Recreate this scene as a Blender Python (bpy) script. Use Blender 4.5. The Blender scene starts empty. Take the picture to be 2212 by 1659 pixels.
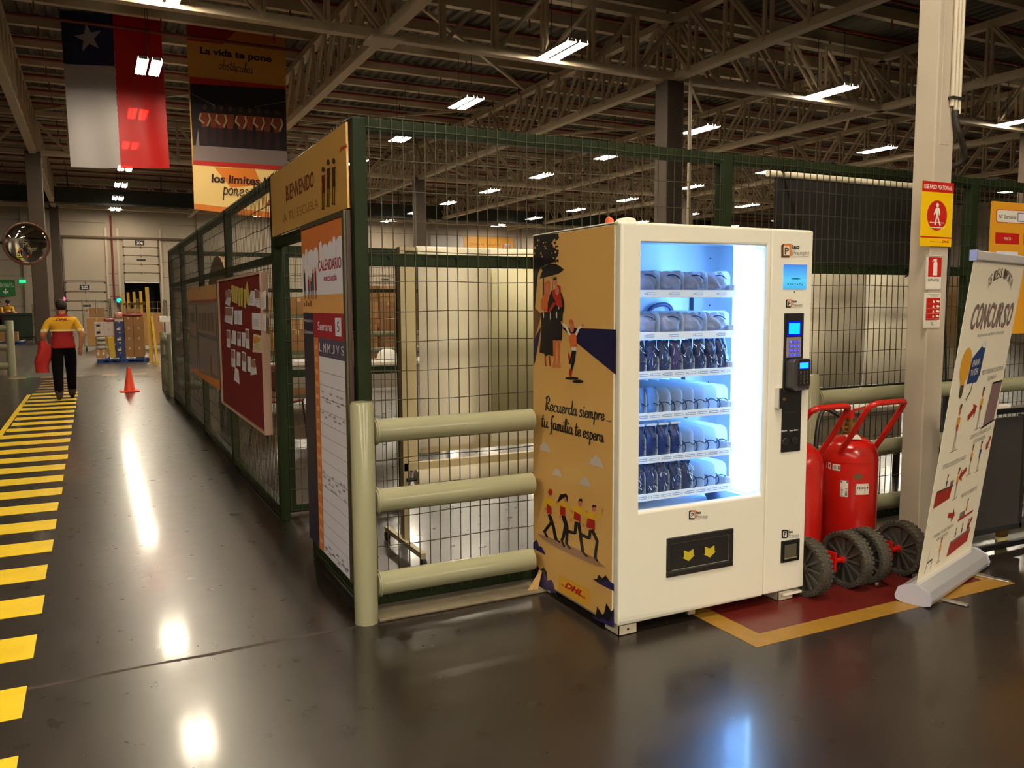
import bpy, math, random
from mathutils import Vector, Matrix
random.seed(7)
sc = bpy.context.scene
COL = sc.collection
# ------------------------------------------------------------------ camera
FPX, CX, CY, EYE = 1790.0, 1106.0, 829.5, 1.48
_d1 = Vector((200 - CX, 662 - CY, FPX))
_n = _d1.cross(Vector((1000.0, -4.889, 0.0))).normalized()
_up = _n if _n.y < 0 else -_n
_d1 = _d1.normalized()
_ax = _d1.cross(_up)
RIGHT = Vector((_ax.x, _d1.x, _up.x)); DOWN = Vector((_ax.y, _d1.y, _up.y)); FWD = Vector((_ax.z, _d1.z, _up.z))
CAMP = Vector((0, 0, EYE))
cam_data = bpy.data.cameras.new('camera')
cam_data.sensor_width = 36.0
cam_data.lens = 36.0 * FPX / 2212.0
cam_data.clip_end = 300
cam = bpy.data.objects.new('camera', cam_data)
COL.objects.link(cam)
_m = Matrix((RIGHT, -DOWN, -FWD)).transposed().to_4x4()
_m.translation = CAMP
cam.matrix_world = _m
sc.camera = cam
# ------------------------------------------------------------------ world, exposure
world = bpy.data.worlds.new('world'); sc.world = world
world.use_nodes = True
world.node_tree.nodes['Background'].inputs[0].default_value = (0.9, 0.75, 0.55, 1)
world.node_tree.nodes['Background'].inputs[1].default_value = 0.0
sc.view_settings.view_transform = 'Standard'
sc.view_settings.look = 'None'
sc.view_settings.gamma = 1.0
sc.view_settings.use_curve_mapping = False
sc.view_settings.exposure = 0.0
LAMP_POWER = 150.0         # emission strength of the hall's ceiling tubes
NEAR_POWER = 250.0         # extra emission strength given to the unseen near tubes to brighten the machine front
LAMP_COL = (1.0, 0.89, 0.69)
LED_POWER = 15.0           # emission strength of the diffuser panel inside the vending machine
# ------------------------------------------------------------------ turning a place in the photograph into a point on a known plane
def ray(p):
    return RIGHT * (p[0] - CX) + DOWN * (p[1] - CY) + FWD * FPX
def onX(p, x):
    r = ray(p); return CAMP + r * ((x - CAMP.x) / r.x)
def onY(p, y):
    r = ray(p); return CAMP + r * ((y - CAMP.y) / r.y)
def onZ(p, z=0.0):
    r = ray(p); return CAMP + r * ((z - CAMP.z) / r.z)
# ------------------------------------------------------------------ materials
def lin(c):
    c = c / 255.0
    return c / 12.92 if c <= 0.04045 else ((c + 0.055) / 1.055) ** 2.4
def L3(rgb): return tuple(lin(c) for c in rgb)
MATS = {}
def mat(name, rgb, rough=0.5, metal=0.0, var=0.0, scale=8.0, bump=0.0, bscale=60.0, emit=0.0, erg=None, spec=0.5, alpha=1.0, coat=0.0, trans=0.0, rvar=0.0):
    if name in MATS: return MATS[name]
    m = bpy.data.materials.new(name); m.use_nodes = True
    nt = m.node_tree; b = nt.nodes['Principled BSDF']
    col = L3(rgb)
    b.inputs['Base Color'].default_value = (*col, 1)
    b.inputs['Roughness'].default_value = rough
    b.inputs['Metallic'].default_value = metal
    b.inputs['Specular IOR Level'].default_value = spec
    if coat: b.inputs['Coat Weight'].default_value = coat
    tc = None
    if var or bump or rvar:
        tc = nt.nodes.new('ShaderNodeTexCoord')
    if var or rvar:
        n = nt.nodes.new('ShaderNodeTexNoise'); n.inputs['Scale'].default_value = scale; n.inputs['Detail'].default_value = 6
        nt.links.new(tc.outputs['Object'], n.inputs['Vector'])
        if var:
            mx = nt.nodes.new('ShaderNodeMix'); mx.data_type = 'RGBA'
            mx.inputs['A'].default_value = (*[c * (1 - var) for c in col], 1)
            mx.inputs['B'].default_value = (*[min(1, c * (1 + var)) for c in col], 1)
            nt.links.new(n.outputs['Fac'], mx.inputs['Factor'])
            nt.links.new(mx.outputs['Result'], b.inputs['Base Color'])
        if rvar:
            mr = nt.nodes.new('ShaderNodeMapRange')
            mr.inputs['To Min'].default_value = max(0.02, rough - rvar); mr.inputs['To Max'].default_value = min(1, rough + rvar)
            nt.links.new(n.outputs['Fac'], mr.inputs['Value']); nt.links.new(mr.outputs['Result'], b.inputs['Roughness'])
    if bump:
        n2 = nt.nodes.new('ShaderNodeTexNoise'); n2.inputs['Scale'].default_value = bscale; n2.inputs['Detail'].default_value = 4
        bp = nt.nodes.new('ShaderNodeBump'); bp.inputs['Strength'].default_value = bump; bp.inputs['Distance'].default_value = 0.01
        nt.links.new(tc.outputs['Object'], n2.inputs['Vector']); nt.links.new(n2.outputs['Fac'], bp.inputs['Height']); nt.links.new(bp.outputs['Normal'], b.inputs['Normal'])
    if emit:
        b.inputs['Emission Color'].default_value = (*(erg or col), 1)
        b.inputs['Emission Strength'].default_value = emit
    MATS[name] = m
    return m
def clearmat(name, tint=(1, 1, 1), gloss=0.08, rough=0.02, alpha_rgb=None, film=0.0):
    """a thin clear sheet: light goes through, part of it is mirrored"""
    m = bpy.data.materials.new(name); m.use_nodes = True; nt = m.node_tree; nt.nodes.clear()
    out = nt.nodes.new('ShaderNodeOutputMaterial')
    t = nt.nodes.new('ShaderNodeBsdfTransparent'); t.inputs[0].default_value = (*tint, 1)
    g = nt.nodes.new('ShaderNodeBsdfGlossy'); g.inputs['Roughness'].default_value = rough
    fr = nt.nodes.new('ShaderNodeLayerWeight'); fr.inputs[0].default_value = gloss
    mx = nt.nodes.new('ShaderNodeMixShader')
    nt.links.new(fr.outputs['Fresnel'], mx.inputs[0]); nt.links.new(t.outputs[0], mx.inputs[1]); nt.links.new(g.outputs[0], mx.inputs[2])
    last = mx
    if film:
        d = nt.nodes.new('ShaderNodeBsdfDiffuse'); d.inputs[0].default_value = (*L3(alpha_rgb), 1)
        m2 = nt.nodes.new('ShaderNodeMixShader'); m2.inputs[0].default_value = film
        nt.links.new(mx.outputs[0], m2.inputs[1]); nt.links.new(d.outputs[0], m2.inputs[2]); last = m2
    nt.links.new(last.outputs[0], out.inputs[0])
    MATS[name] = m
    return m
def fabricmat(name, rgb, see=0.06, through=0.45, rough=0.5):
    """hanging cloth or vinyl that lets some light through"""
    m = bpy.data.materials.new(name); m.use_nodes = True; nt = m.node_tree; nt.nodes.clear()
    out = nt.nodes.new('ShaderNodeOutputMaterial')
    d = nt.nodes.new('ShaderNodeBsdfPrincipled'); d.inputs['Base Color'].default_value = (*L3(rgb), 1); d.inputs['Roughness'].default_value = rough
    tl = nt.nodes.new('ShaderNodeBsdfTranslucent'); tl.inputs[0].default_value = (*L3(rgb), 1)
    tp = nt.nodes.new('ShaderNodeBsdfTransparent'); tp.inputs[0].default_value = (*L3(rgb), 1)
    a = nt.nodes.new('ShaderNodeMixShader'); a.inputs[0].default_value = through
    b = nt.nodes.new('ShaderNodeMixShader'); b.inputs[0].default_value = see
    nt.links.new(d.outputs[0], a.inputs[1]); nt.links.new(tl.outputs[0], a.inputs[2])
    nt.links.new(a.outputs[0], b.inputs[1]); nt.links.new(tp.outputs[0], b.inputs[2]); nt.links.new(b.outputs[0], out.inputs[0])
    MATS[name] = m
    return m
# ------------------------------------------------------------------ mesh building
class MB:
    def __init__(s): s.v = []; s.f = []; s.m = []
    def add(s, vs, fs, mi=0):
        o = len(s.v); s.v += [tuple(v) for v in vs]
        for f in fs: s.f.append(tuple(i + o for i in f)); s.m.append(mi)
        return s
    def box(s, x0, x1, y0, y1, z0, z1, mi=0):
        return s.add([(x0, y0, z0), (x1, y0, z0), (x1, y1, z0), (x0, y1, z0), (x0, y0, z1), (x1, y0, z1), (x1, y1, z1), (x0, y1, z1)],
                     [(0, 3, 2, 1), (4, 5, 6, 7), (0, 1, 5, 4), (1, 2, 6, 5), (2, 3, 7, 6), (3, 0, 4, 7)], mi)
    def bar(s, p, q, w, h=None, mi=0, up=(0, 0, 1)):
        """square bar from p to q, w wide, h high"""
        p, q = Vector(p), Vector(q); h = h or w; d = (q - p).normalized(); u = Vector(up)
        if abs(d.dot(u)) > 0.99: u = Vector((0, 1, 0))
        a = d.cross(u).normalized() * (w / 2); b = a.cross(d).normalized() * (h / 2)
        vs = [p - a - b, p + a - b, p + a + b, p - a + b, q - a - b, q + a - b, q + a + b, q - a + b]
        return s.add(vs, [(0, 3, 2, 1), (4, 5, 6, 7), (0, 1, 5, 4), (1, 2, 6, 5), (2, 3, 7, 6), (3, 0, 4, 7)], mi)
    def cyl(s, p, q, r, n=14, mi=0, r2=None, caps=True):
        p, q = Vector(p), Vector(q); r2 = r if r2 is None else r2
        d = (q - p).normalized(); u = Vector((0, 0, 1)) if abs(d.z) < 0.9 else Vector((1, 0, 0))
        a = d.cross(u).normalized(); b = d.cross(a)
        vs = []
        for k in range(n):
            t = 2 * math.pi * k / n; e = a * math.cos(t) + b * math.sin(t)
            vs += [p + e * r, q + e * r2]
        fs = [(2 * k, 2 * k + 1, (2 * k + 3) % (2 * n), (2 * k + 2) % (2 * n)) for k in range(n)]
        if caps: fs += [tuple(2 * k for k in range(n)), tuple(2 * k + 1 for k in reversed(range(n)))]
        return s.add(vs, fs, mi)
    def tube(s, path, r, n=8, mi=0, closed=False, caps=True):
        P = [Vector(p) for p in path]; N = len(P); R = r if isinstance(r, (list, tuple)) else [r] * N
        vs = []; prev = None
        for i, p in enumerate(P):
            if closed: d = P[(i + 1) % N] - P[i - 1]
            else: d = P[min(i + 1, N - 1)] - P[max(i - 1, 0)]
            d.normalize()
            if prev is None:
                u = Vector((0, 0, 1)) if abs(d.z) < 0.9 else Vector((1, 0, 0)); a = d.cross(u).normalized()
            else:
                a = (prev - d * prev.dot(d)).normalized()
            prev = a; b = d.cross(a)
            for k in range(n):
                t = 2 * math.pi * k / n; vs.append(p + (a * math.cos(t) + b * math.sin(t)) * R[i])
        fs = []
        for i in range(N if closed else N - 1):
            j = (i + 1) % N
            for k in range(n): fs.append((i * n + k, i * n + (k + 1) % n, j * n + (k + 1) % n, j * n + k))
        if caps and not closed: fs += [tuple(reversed(range(n))), tuple((N - 1) * n + k for k in range(n))]
        return s.add(vs, fs, mi)
    def lathe(s, prof, c=(0, 0, 0), n=24, mi=0):
        vs = []; N = len(prof); c = Vector(c)
        for r, z in prof:
            for k in range(n):
                t = 2 * math.pi * k / n; vs.append(c + Vector((r * math.cos(t), r * math.sin(t), z)))
        fs = [(i * n + k, i * n + (k + 1) % n, (i + 1) * n + (k + 1) % n, (i + 1) * n + k) for i in range(N - 1) for k in range(n)]
        return s.add(vs, fs, mi)
    def sphere(s, c, r, n=12, m=8, mi=0, sq=(1, 1, 1)):
        prof = [(max(1e-4, math.sin(math.pi * i / m)), -math.cos(math.pi * i / m)) for i in range(m + 1)]
        o = len(s.v); s.lathe(prof, (0, 0, 0), n, mi)
        for i in range(o, len(s.v)):
            x, y, z = s.v[i]; s.v[i] = (c[0] + x * r * sq[0], c[1] + y * r * sq[1], c[2] + z * r * sq[2])
        return s
    def prism(s, pts, d, mi=0):
        """planar outline pts (3D) pushed along vector d"""
        P = [Vector(p) for p in pts]; d = Vector(d); n = len(P)
        return s.add(P + [p + d for p in P], [tuple(range(n)), tuple(n + k for k in reversed(range(n)))] +
                     [(k, (k + 1) % n, n + (k + 1) % n, n + k)[::-1] for k in range(n)], mi)
    def build(s, name, mats, parent=None, smooth=None, bevel=0.0, seg=2, local=False):
        me = bpy.data.meshes.new(name); me.from_pydata(s.v, [], s.f)
        if not isinstance(mats, (list, tuple)): mats = [mats]
        for m in mats: me.materials.append(m)
        if len(mats) > 1: me.polygons.foreach_set('material_index', s.m)
        if smooth is not None:
            me.polygons.foreach_set('use_smooth', [True] * len(me.polygons))
            me.set_sharp_from_angle(angle=math.radians(smooth))
        me.update()
        o = bpy.data.objects.new(name, me); COL.objects.link(o)
        if parent is not None:
            o.parent = parent
            if not local: o.matrix_parent_inverse = chain(parent).inverted()
        if bevel:
            b = o.modifiers.new('edges', 'BEVEL'); b.width = bevel; b.segments = seg; b.limit_method = 'ANGLE'; b.angle_limit = math.radians(40)
        return o
def chain(o):
    m = o.matrix_basis.copy()
    if o.parent: m = chain(o.parent) @ o.matrix_parent_inverse @ m
    return m
def tag(o, label, cat=None, group=None, kind=None):
    o['label'] = label
    if cat: o['category'] = cat
    if group: o['group'] = group
    if kind: o['kind'] = kind
    return o
def struct(o, label=None, cat=None):
    o['kind'] = 'structure'
    if label: o['label'] = label
    if cat: o['category'] = cat
    return o
def thing(name, label, cat, loc=(0, 0, 0), rz=0.0, group=None):
    o = bpy.data.objects.new(name, None); COL.objects.link(o)
    o.empty_display_size = 0.1; o.location = loc; o.rotation_euler = (0, 0, rz)
    return tag(o, label, cat, group)
def dup(o, parent=None):
    c = o.copy(); COL.objects.link(c); c.parent = parent
    for ch in list(o.children): dup(ch, c)
    return c
# ------------------------------------------------------------------ flat print: shapes and lettering laid on a panel
_TXT = {}
def text2d(body, bold=0.0, shear=0.0):
    k = (body, bold, shear)
    if k in _TXT: return _TXT[k]
    cu = bpy.data.curves.new('lettering', 'FONT'); cu.body = body; cu.resolution_u = 3; cu.offset = bold; cu.shear = shear
    ob = bpy.data.objects.new('lettering', cu)
    me = bpy.data.meshes.new_from_object(ob)
    vs = [(v.co.x, v.co.y) for v in me.vertices]; fs = [tuple(p.vertices) for p in me.polygons]
    bpy.data.objects.remove(ob); bpy.data.curves.remove(cu); bpy.data.meshes.remove(me)
    x0 = min(v[0] for v in vs); x1 = max(v[0] for v in vs); y0 = min(v[1] for v in vs); y1 = max(v[1] for v in vs)
    _TXT[k] = ([((x - x0) / (x1 - x0), (y - y0) / (y1 - y0)) for x, y in vs], fs)
    return _TXT[k]
HAND = {
 'a': (.56, [[(.42, .45), (.25, .5), (.08, .35), (.06, .12), (.2, 0), (.36, .15), (.43, .45)], [(.43, .5), (.42, .1), (.5, 0), (.58, .1)]]),
 'b': (.5, [[(.16, 1.05), (.1, .1), (.25, 0), (.42, .15), (.4, .42), (.25, .48), (.12, .3)]]),
 'c': (.46, [[(.42, .4), (.3, .5), (.1, .35), (.08, .12), (.22, 0), (.4, .08)]]),
 'd': (.56, [[(.42, .45), (.25, .5), (.08, .35), (.06, .12), (.2, 0), (.36, .15), (.43, .45)], [(.5, 1.08), (.43, .4), (.42, .1), (.5, 0), (.58, .1)]]),
 'e': (.47, [[(.08, .2), (.3, .26), (.4, .4), (.28, .5), (.12, .4), (.07, .15), (.2, 0), (.38, .06), (.47, .18)]]),
 'f': (.38, [[(.45, .95), (.35, 1.05), (.24, .9), (.2, .4), (.16, -.3), (.06, -.42)], [(.04, .45), (.4, .5)]]),
 'i': (.3, [[(.14, .5), (.1, .12), (.18, 0), (.3, .12)], [(.19, .7), (.21, .78)]]),
 'l': (.32, [[(.08, .15), (.25, .6), (.28, .95), (.2, 1.05), (.12, .8), (.11, .2), (.2, 0), (.32, .12)]]),
 'm': (.7, [[(.1, .5), (.07, 0)], [(.08, .25), (.2, .5), (.3, .4), (.28, 0)], [(.29, .25), (.42, .5), (.52, .4), (.5, .1), (.58, 0), (.68, .1)]]),
 'n': (.52, [[(.1, .5), (.07, 0)], [(.08, .25), (.22, .5), (.34, .4), (.32, .1), (.4, 0), (.5, .1)]]),
 'o': (.5, [[(.26, .5), (.08, .35), (.08, .12), (.24, 0), (.4, .14), (.4, .38), (.26, .5), (.45, .42)]]),
 'p': (.5, [[(.14, .55), (.08, -.45)], [(.12, .3), (.28, .5), (.44, .36), (.4, .1), (.25, 0), (.12, .1)]]),
 'r': (.42, [[(.12, .5), (.09, 0)], [(.1, .22), (.22, .45), (.36, .48), (.38, .4)]]),
 's': (.42, [[(.36, .45), (.22, .52), (.12, .38), (.28, .24), (.33, .08), (.2, -.02), (.04, .05)]]),
 't': (.36, [[(.22, .92), (.13, .15), (.22, 0), (.35, .12)], [(.0, .58), (.4, .64)]]),
 'u': (.58, [[(.1, .5), (.07, .12), (.2, 0), (.36, .15), (.43, .5)], [(.43, .5), (.41, .1), (.5, 0), (.58, .1)]]),
 'R': (.6, [[(.1, 0), (.2, 1.05)], [(.05, .9), (.3, 1.1), (.5, .9), (.42, .62), (.16, .5)], [(.2, .5), (.35, .2), (.58, 0)]]),
 '.': (.2, [[(.08, .0), (.1, .05)]]), ' ': (.26, [])}
HAND['ú'] = (.58, HAND['u'][1] + [[(.26, .68), (.36, .82)]])
HAND['á'] = (.56, HAND['a'][1] + [[(.26, .68), (.36, .82)]])
def smoothline(P, k=5):
    out = []
    for i in range(len(P) - 1):
        p0 = P[max(i - 1, 0)]; p1 = P[i]; p2 = P[i + 1]; p3 = P[min(i + 2, len(P) - 1)]
        for j in range(k):
            t = j / k
            out.append(tuple(0.5 * (2 * b + (c - a) * t + (2 * a - 5 * b + 4 * c - d) * t * t + (3 * b - a - 3 * c + d) * t ** 3) for a, b, c, d in zip(p0, p1, p2, p3)))
    return out + [P[-1]]
class Art(MB):
    """flat print on a plane; fn turns (x, y) of the drawing into a 3D point, nrm is the plane's outward side"""
    def __init__(s, fn, nrm, off=0.0008, step=0.0004):
        super().__init__(); s.fn = fn; s.n = Vector(nrm); s.off = off; s.step = step; s.mats = []; s.c = 0
    def mi(s, m):
        if m not in s.mats: s.mats.append(m)
        return s.mats.index(m)
    def P(s, p, k): return Vector(s.fn(p)) + s.n * (s.off + s.step * (k + .006 * s.c))
    def poly(s, pts, m, k=0):
        s.c += 1; vs = [s.P(p, k) for p in pts]
        nn = Vector((0, 0, 0))
        for i in range(len(vs)): nn += vs[i].cross(vs[(i + 1) % len(vs)])
        f = tuple(range(len(vs)))
        if nn.dot(s.n) < 0: f = f[::-1]
        s.add(vs, [f], s.mi(m)); return s
    def rect(s, x0, y0, x1, y1, m, k=0): return s.poly([(x0, y0), (x1, y0), (x1, y1), (x0, y1)], m, k)
    def oval(s, cx, cy, rx, ry, m, k=0, n=20, a0=0.0, a1=360.0):
        pts = [(cx + rx * math.cos(math.radians(a0 + (a1 - a0) * i / n)), cy + ry * math.sin(math.radians(a0 + (a1 - a0) * i / n))) for i in range(n + (a1 - a0 < 360))]
        return s.poly(pts, m, k)
    def line(s, pts, w, m, k=0):
        pts = [Vector((p[0], p[1])) for p in pts]
        for a, b in zip(pts[:-1], pts[1:]):
            d = b - a
            if d.length < 1e-9: continue
            nn = Vector((-d.y, d.x)).normalized() * (w / 2); e = d.normalized() * (w * 0.2)
            s.poly([a - nn - e, b - nn + e, b + nn + e, a + nn - e], m, k)
        return s
    def text(s, body, bl, br, tl, m, k=1, bold=0.0, shear=0.0):
        s.c += 1; vs, fs = text2d(body, bold, shear)
        bl, br, tl = Vector(bl), Vector(br), Vector(tl)
        P = [s.P(bl + (br - bl) * x + (tl - bl) * y, k) for x, y in vs]
        if fs:
            f = fs[0]; nn = (P[f[1]] - P[f[0]]).cross(P[f[2]] - P[f[0]])
            if nn.dot(s.n) < 0: fs = [q[::-1] for q in fs]
        s.add(P, fs, s.mi(m)); return s
    def hand(s, body, bl, br, up, m, w, k=1):
        """brush lettering; bl, br: ends of the base line, up: the vector of one ascender height"""
        bl, br, up = Vector(bl), Vector(br), Vector(up); W = sum(HAND[c][0] for c in body); x = 0.0
        for c in body:
            adv, strokes = HAND[c]
            for st in strokes:
                pts = [bl + (br - bl) * ((x + q[0]) / W) + up * q[1] for q in (smoothline(st) if len(st) > 2 else st)]
                s.line([(p.x, p.y) for p in pts], w, m, k)
            x += adv
        return s
    def done(s, name, parent=None): return s.build(name, s.mats, parent)
def zoom(ox, oy, sc_): return lambda p: (ox + p[0] / sc_, oy + p[1] / sc_)
# ------------------------------------------------------------------ common materials
def floor_mat():
    m = bpy.data.materials.new('polished_concrete'); m.use_nodes = True; nt = m.node_tree; b = nt.nodes['Principled BSDF']
    tc = nt.nodes.new('ShaderNodeTexCoord')
    def noise(scale, detail=6, dist=0.0):
        n = nt.nodes.new('ShaderNodeTexNoise'); n.inputs['Scale'].default_value = scale; n.inputs['Detail'].default_value = detail; n.inputs['Distortion'].default_value = dist
        nt.links.new(tc.outputs['Object'], n.inputs['Vector']); return n
    n1, n2, n3 = noise(0.7, 8, 0.6), noise(9, 6), noise(55, 4)
    cr = nt.nodes.new('ShaderNodeValToRGB')
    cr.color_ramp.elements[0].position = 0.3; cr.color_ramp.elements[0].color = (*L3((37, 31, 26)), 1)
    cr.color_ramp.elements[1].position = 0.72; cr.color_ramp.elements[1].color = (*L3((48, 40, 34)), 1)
    nt.links.new(n1.outputs['Fac'], cr.inputs['Fac'])
    mx = nt.nodes.new('ShaderNodeMix'); mx.data_type = 'RGBA'; mx.blend_type = 'MULTIPLY'; mx.inputs['Factor'].default_value = 0.12
    cr2 = nt.nodes.new('ShaderNodeValToRGB'); cr2.color_ramp.elements[0].position = 0.32; cr2.color_ramp.elements[0].color = (0.55, 0.52, 0.5, 1); cr2.color_ramp.elements[1].position = 0.62
    nt.links.new(n2.outputs['Fac'], cr2.inputs['Fac'])
    nt.links.new(cr.outputs['Color'], mx.inputs['A']); nt.links.new(cr2.outputs['Color'], mx.inputs['B']); nt.links.new(mx.outputs['Result'], b.inputs['Base Color'])
    mr = nt.nodes.new('ShaderNodeMapRange'); mr.inputs['From Min'].default_value = 0.3; mr.inputs['From Max'].default_value = 0.7
    mr.inputs['To Min'].default_value = 0.27; mr.inputs['To Max'].default_value = 0.31
    nt.links.new(n2.outputs['Fac'], mr.inputs['Value']); nt.links.new(mr.outputs['Result'], b.inputs['Roughness'])
    bp = nt.nodes.new('ShaderNodeBump'); bp.inputs['Strength'].default_value = 0.008; bp.inputs['Distance'].default_value = 0.02
    nt.links.new(n3.outputs['Fac'], bp.inputs['Height']); nt.links.new(bp.outputs['Normal'], b.inputs['Normal'])
    b.inputs['Specular IOR Level'].default_value = 0.4
    b.inputs['Coat Weight'].default_value = 0.3; b.inputs['Coat Roughness'].default_value = 0.1; b.inputs['Coat IOR'].default_value = 1.4
    MATS['floor'] = m; return m
FLOOR = floor_mat()
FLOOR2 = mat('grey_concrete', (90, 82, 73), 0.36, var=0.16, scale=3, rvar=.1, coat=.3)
KERB = mat('dusty_concrete', (112, 101, 80), 0.75, var=0.25, scale=14, bump=0.3, bscale=90)
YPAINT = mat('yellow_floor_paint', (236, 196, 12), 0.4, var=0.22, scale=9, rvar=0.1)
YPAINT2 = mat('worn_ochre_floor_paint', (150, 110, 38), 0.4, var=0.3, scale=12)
RPAINT = mat('red_floor_paint', (92, 26, 22), 0.3, var=0.3, scale=9)
WALL = mat('tan_wall_panel', (168, 155, 138), 0.7, var=0.06, scale=2)
WALLD = mat('wall_joint_grey', (120, 105, 92), 0.7)
DOORM = mat('cream_door_panel', (180, 166, 148), 0.55, var=0.04)
DARK = mat('dark_steel', (34, 32, 30), 0.5)
BLACK = mat('black_plastic', (14, 14, 15), 0.45)
INK = mat('black_ink', (18, 16, 20), 0.5)
STEEL = mat('cream_painted_steel', (194, 176, 146), 0.5, var=0.08, scale=3)
ROOF = mat('galvanised_roof_sheet', (92, 86, 74), 0.6, metal=0.0, var=0.12, scale=2)
PIPE = mat('red_sprinkler_pipe', (120, 38, 26), 0.45)
RAILG = mat('grey_green_rail_paint', (150, 147, 118), 0.2, var=0.05, scale=5)
GREEN = mat('dark_green_fence_paint', (28, 38, 18), 0.5, spec=.16, var=0.18, scale=10, bump=0.1, bscale=90)
WIRE = mat('green_grey_wire', (64, 60, 42), 0.4, metal=0.3)
WHITE = mat('white_paper', (232, 228, 218), 0.6)
CONC = mat('column_concrete', (150, 132, 112), 0.75, var=0.1, scale=5)
ALU = mat('aluminium', (190, 185, 178), 0.32, metal=0.85)
WMACH = mat('cream_white_enamel', (234, 228, 212), 0.35, var=0.025, scale=3)
PX0, PX1, PY0, PY1 = -22.0, 62.0, -42.0, 61.0
ZCH, ZTOP = 7.5, 9.0
# ------------------------------------------------------------------ floor and floor marking
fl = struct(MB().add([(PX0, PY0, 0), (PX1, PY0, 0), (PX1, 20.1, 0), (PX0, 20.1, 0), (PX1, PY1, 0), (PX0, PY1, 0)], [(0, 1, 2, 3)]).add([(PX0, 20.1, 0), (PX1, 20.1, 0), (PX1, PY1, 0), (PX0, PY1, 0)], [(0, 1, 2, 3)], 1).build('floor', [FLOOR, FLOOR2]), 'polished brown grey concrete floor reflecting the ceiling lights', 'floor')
j = MB()
pts = [(-3 + 0.16 * i, 3.628 + 0.006 * math.sin(i * 1.7) + 0.012 * math.sin(i * .31)) for i in range(27)]
for (xa, ya), (xb, yb) in zip(pts[:-1], pts[1:]):
    w = 0.008 + 0.007 * abs(math.sin(xa * 3.1))
    j.add([(xa, ya - w, 0.0006), (xb, yb - w, 0.0006), (xb, yb + w, 0.0006), (xa, ya + w, 0.0006)], [(0, 1, 2, 3)])
j.build('expansion_joint', mat('joint_filler', (52, 40, 32), 0.8, var=0.5, scale=30), fl)
def mark(x0, x1, y0, y1, m, name='stripe', z=0.0012):
    return MB().box(x0, x1, y0, y1, 0.0002, z).build(name, m, fl)
for k in range(-4, 22):
    yf = 4.219 + 0.573 * k
    mark(-1.0 + 0.02 * math.sin(k), -0.295 + 0.006 * math.sin(k * 2.3), yf - 0.285, yf, YPAINT)
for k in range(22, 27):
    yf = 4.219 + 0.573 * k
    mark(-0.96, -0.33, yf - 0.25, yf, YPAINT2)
mark(-1.06, -1.0, 6.0, 16.1, YPAINT, z=0.0016)
for x0, x1 in ((-1.62, -1.3), (-1.04, -.26), (.12, .4), (.72, .99)): mark(x0, x1, 19.75, 20.1, YPAINT2)
for y in (9.6, 10.6, 11.9, 13.4): mark(-3.2, -1.1, y, y + 0.03, YPAINT2)
mark(2.49, 4.285, 2.61, 2.72, YPAINT2, 'border_stripe'); mark(2.49, 2.605, 2.72, 3.5, YPAINT2, 'border_stripe'); mark(4.175, 4.285, 2.72, 3.5, YPAINT2, 'border_stripe')
mark(2.605, 4.175, 2.72, 3.5, RPAINT, 'red_marking')
struct(MB().box(1.13, 8.4, 3.632, 3.96, 0, 0.016).build('kerb', KERB, None, bevel=0.006), 'low dusty concrete kerb under the mesh fence', 'kerb')
# ------------------------------------------------------------------ walls
def wall_with_hole():
    b = MB()
    b.box(PX0, 1.95, PY1, PY1 + .3, 0, 10.2); b.box(4.12, PX1, PY1, PY1 + .3, 0, 10.2); b.box(1.95, 4.12, PY1, PY1 + .3, 3.1, 10.2)
    return b.build('wall_back', WALL)
wb = struct(wall_with_hole(), 'tan panelled far wall with the loading dock doors', 'wall')
for z in (1.5, 3.4, 4.4, 6.9, 8.0):
    MB().box(PX0, -1.75, PY1 - .012, PY1, z, z + .035).build('joint_line', WALLD, wb)
    if z > 3.3: MB().box(-1.7, 1.0, PY1 - .012, PY1, z, z + .035).build('joint_line', WALLD, wb)
    MB().box(4.3, PX1, PY1 - .012, PY1, z, z + .035).build('joint_line', WALLD, wb)
for x in (-9.5, -6.4, -3.8, 6.6, 9.2, 12.0, 14.8, 17.4, 22.9, 31.6, 36, 40):
    MB().box(x, x + .22, PY1 - .1, PY1, 0, 7.8).build('wall_pilaster', WALL, wb, bevel=.01)
MB().box(-2.45, -1.75, PY1 - .35, PY1, 0, 7.6).build('wall_pilaster', mat('pilaster_grey', (150, 136, 122), .7), wb, bevel=.02)
MB().box(-1.75, -1.58, PY1 - .2, PY1, 0, 6.0).build('door_guide', DARK, wb)
for x in (0.92, 1.62, 4.2):
    MB().box(x, x + .12, PY1 - .12, PY1, 0, 6.6).build('door_guide', mat('guide_cream', (196, 178, 152), .5), wb)
for z in (2.1, 2.85, 3.6): MB().box(1.04, 1.62, PY1 - .015, PY1, z, z + .05).build('joint_line', PIPE if z < 2.5 else WALLD, wb)
MB().cyl((-2.0, PY1 - .12, 5.95), (6.0, PY1 - .12, 5.95), .09, 8).build('torsion_shaft', mat('shaft_brown', (96, 78, 60), .5), wb, smooth=40)
MB().box(-1.5, .85, PY1 - .05, PY1, 3.15, 5.85).build('lintel_panel', DOORM, wb)
struct(MB().box(PX0, PX1, PY0 - .3, PY0, 0, 10.2).build('wall_front', WALL), 'tan warehouse wall behind the viewer', 'wall')
struct(MB().box(PX0 - .3, PX0, PY0, PY1, 0, 10.2).build('wall_left', WALL), 'tan side wall of the warehouse', 'wall')
struct(MB().box(PX1, PX1 + .3, PY0, PY1, 0, 10.2).build('wall_right', WALL), 'tan side wall on the far side of the hall', 'wall')
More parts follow.
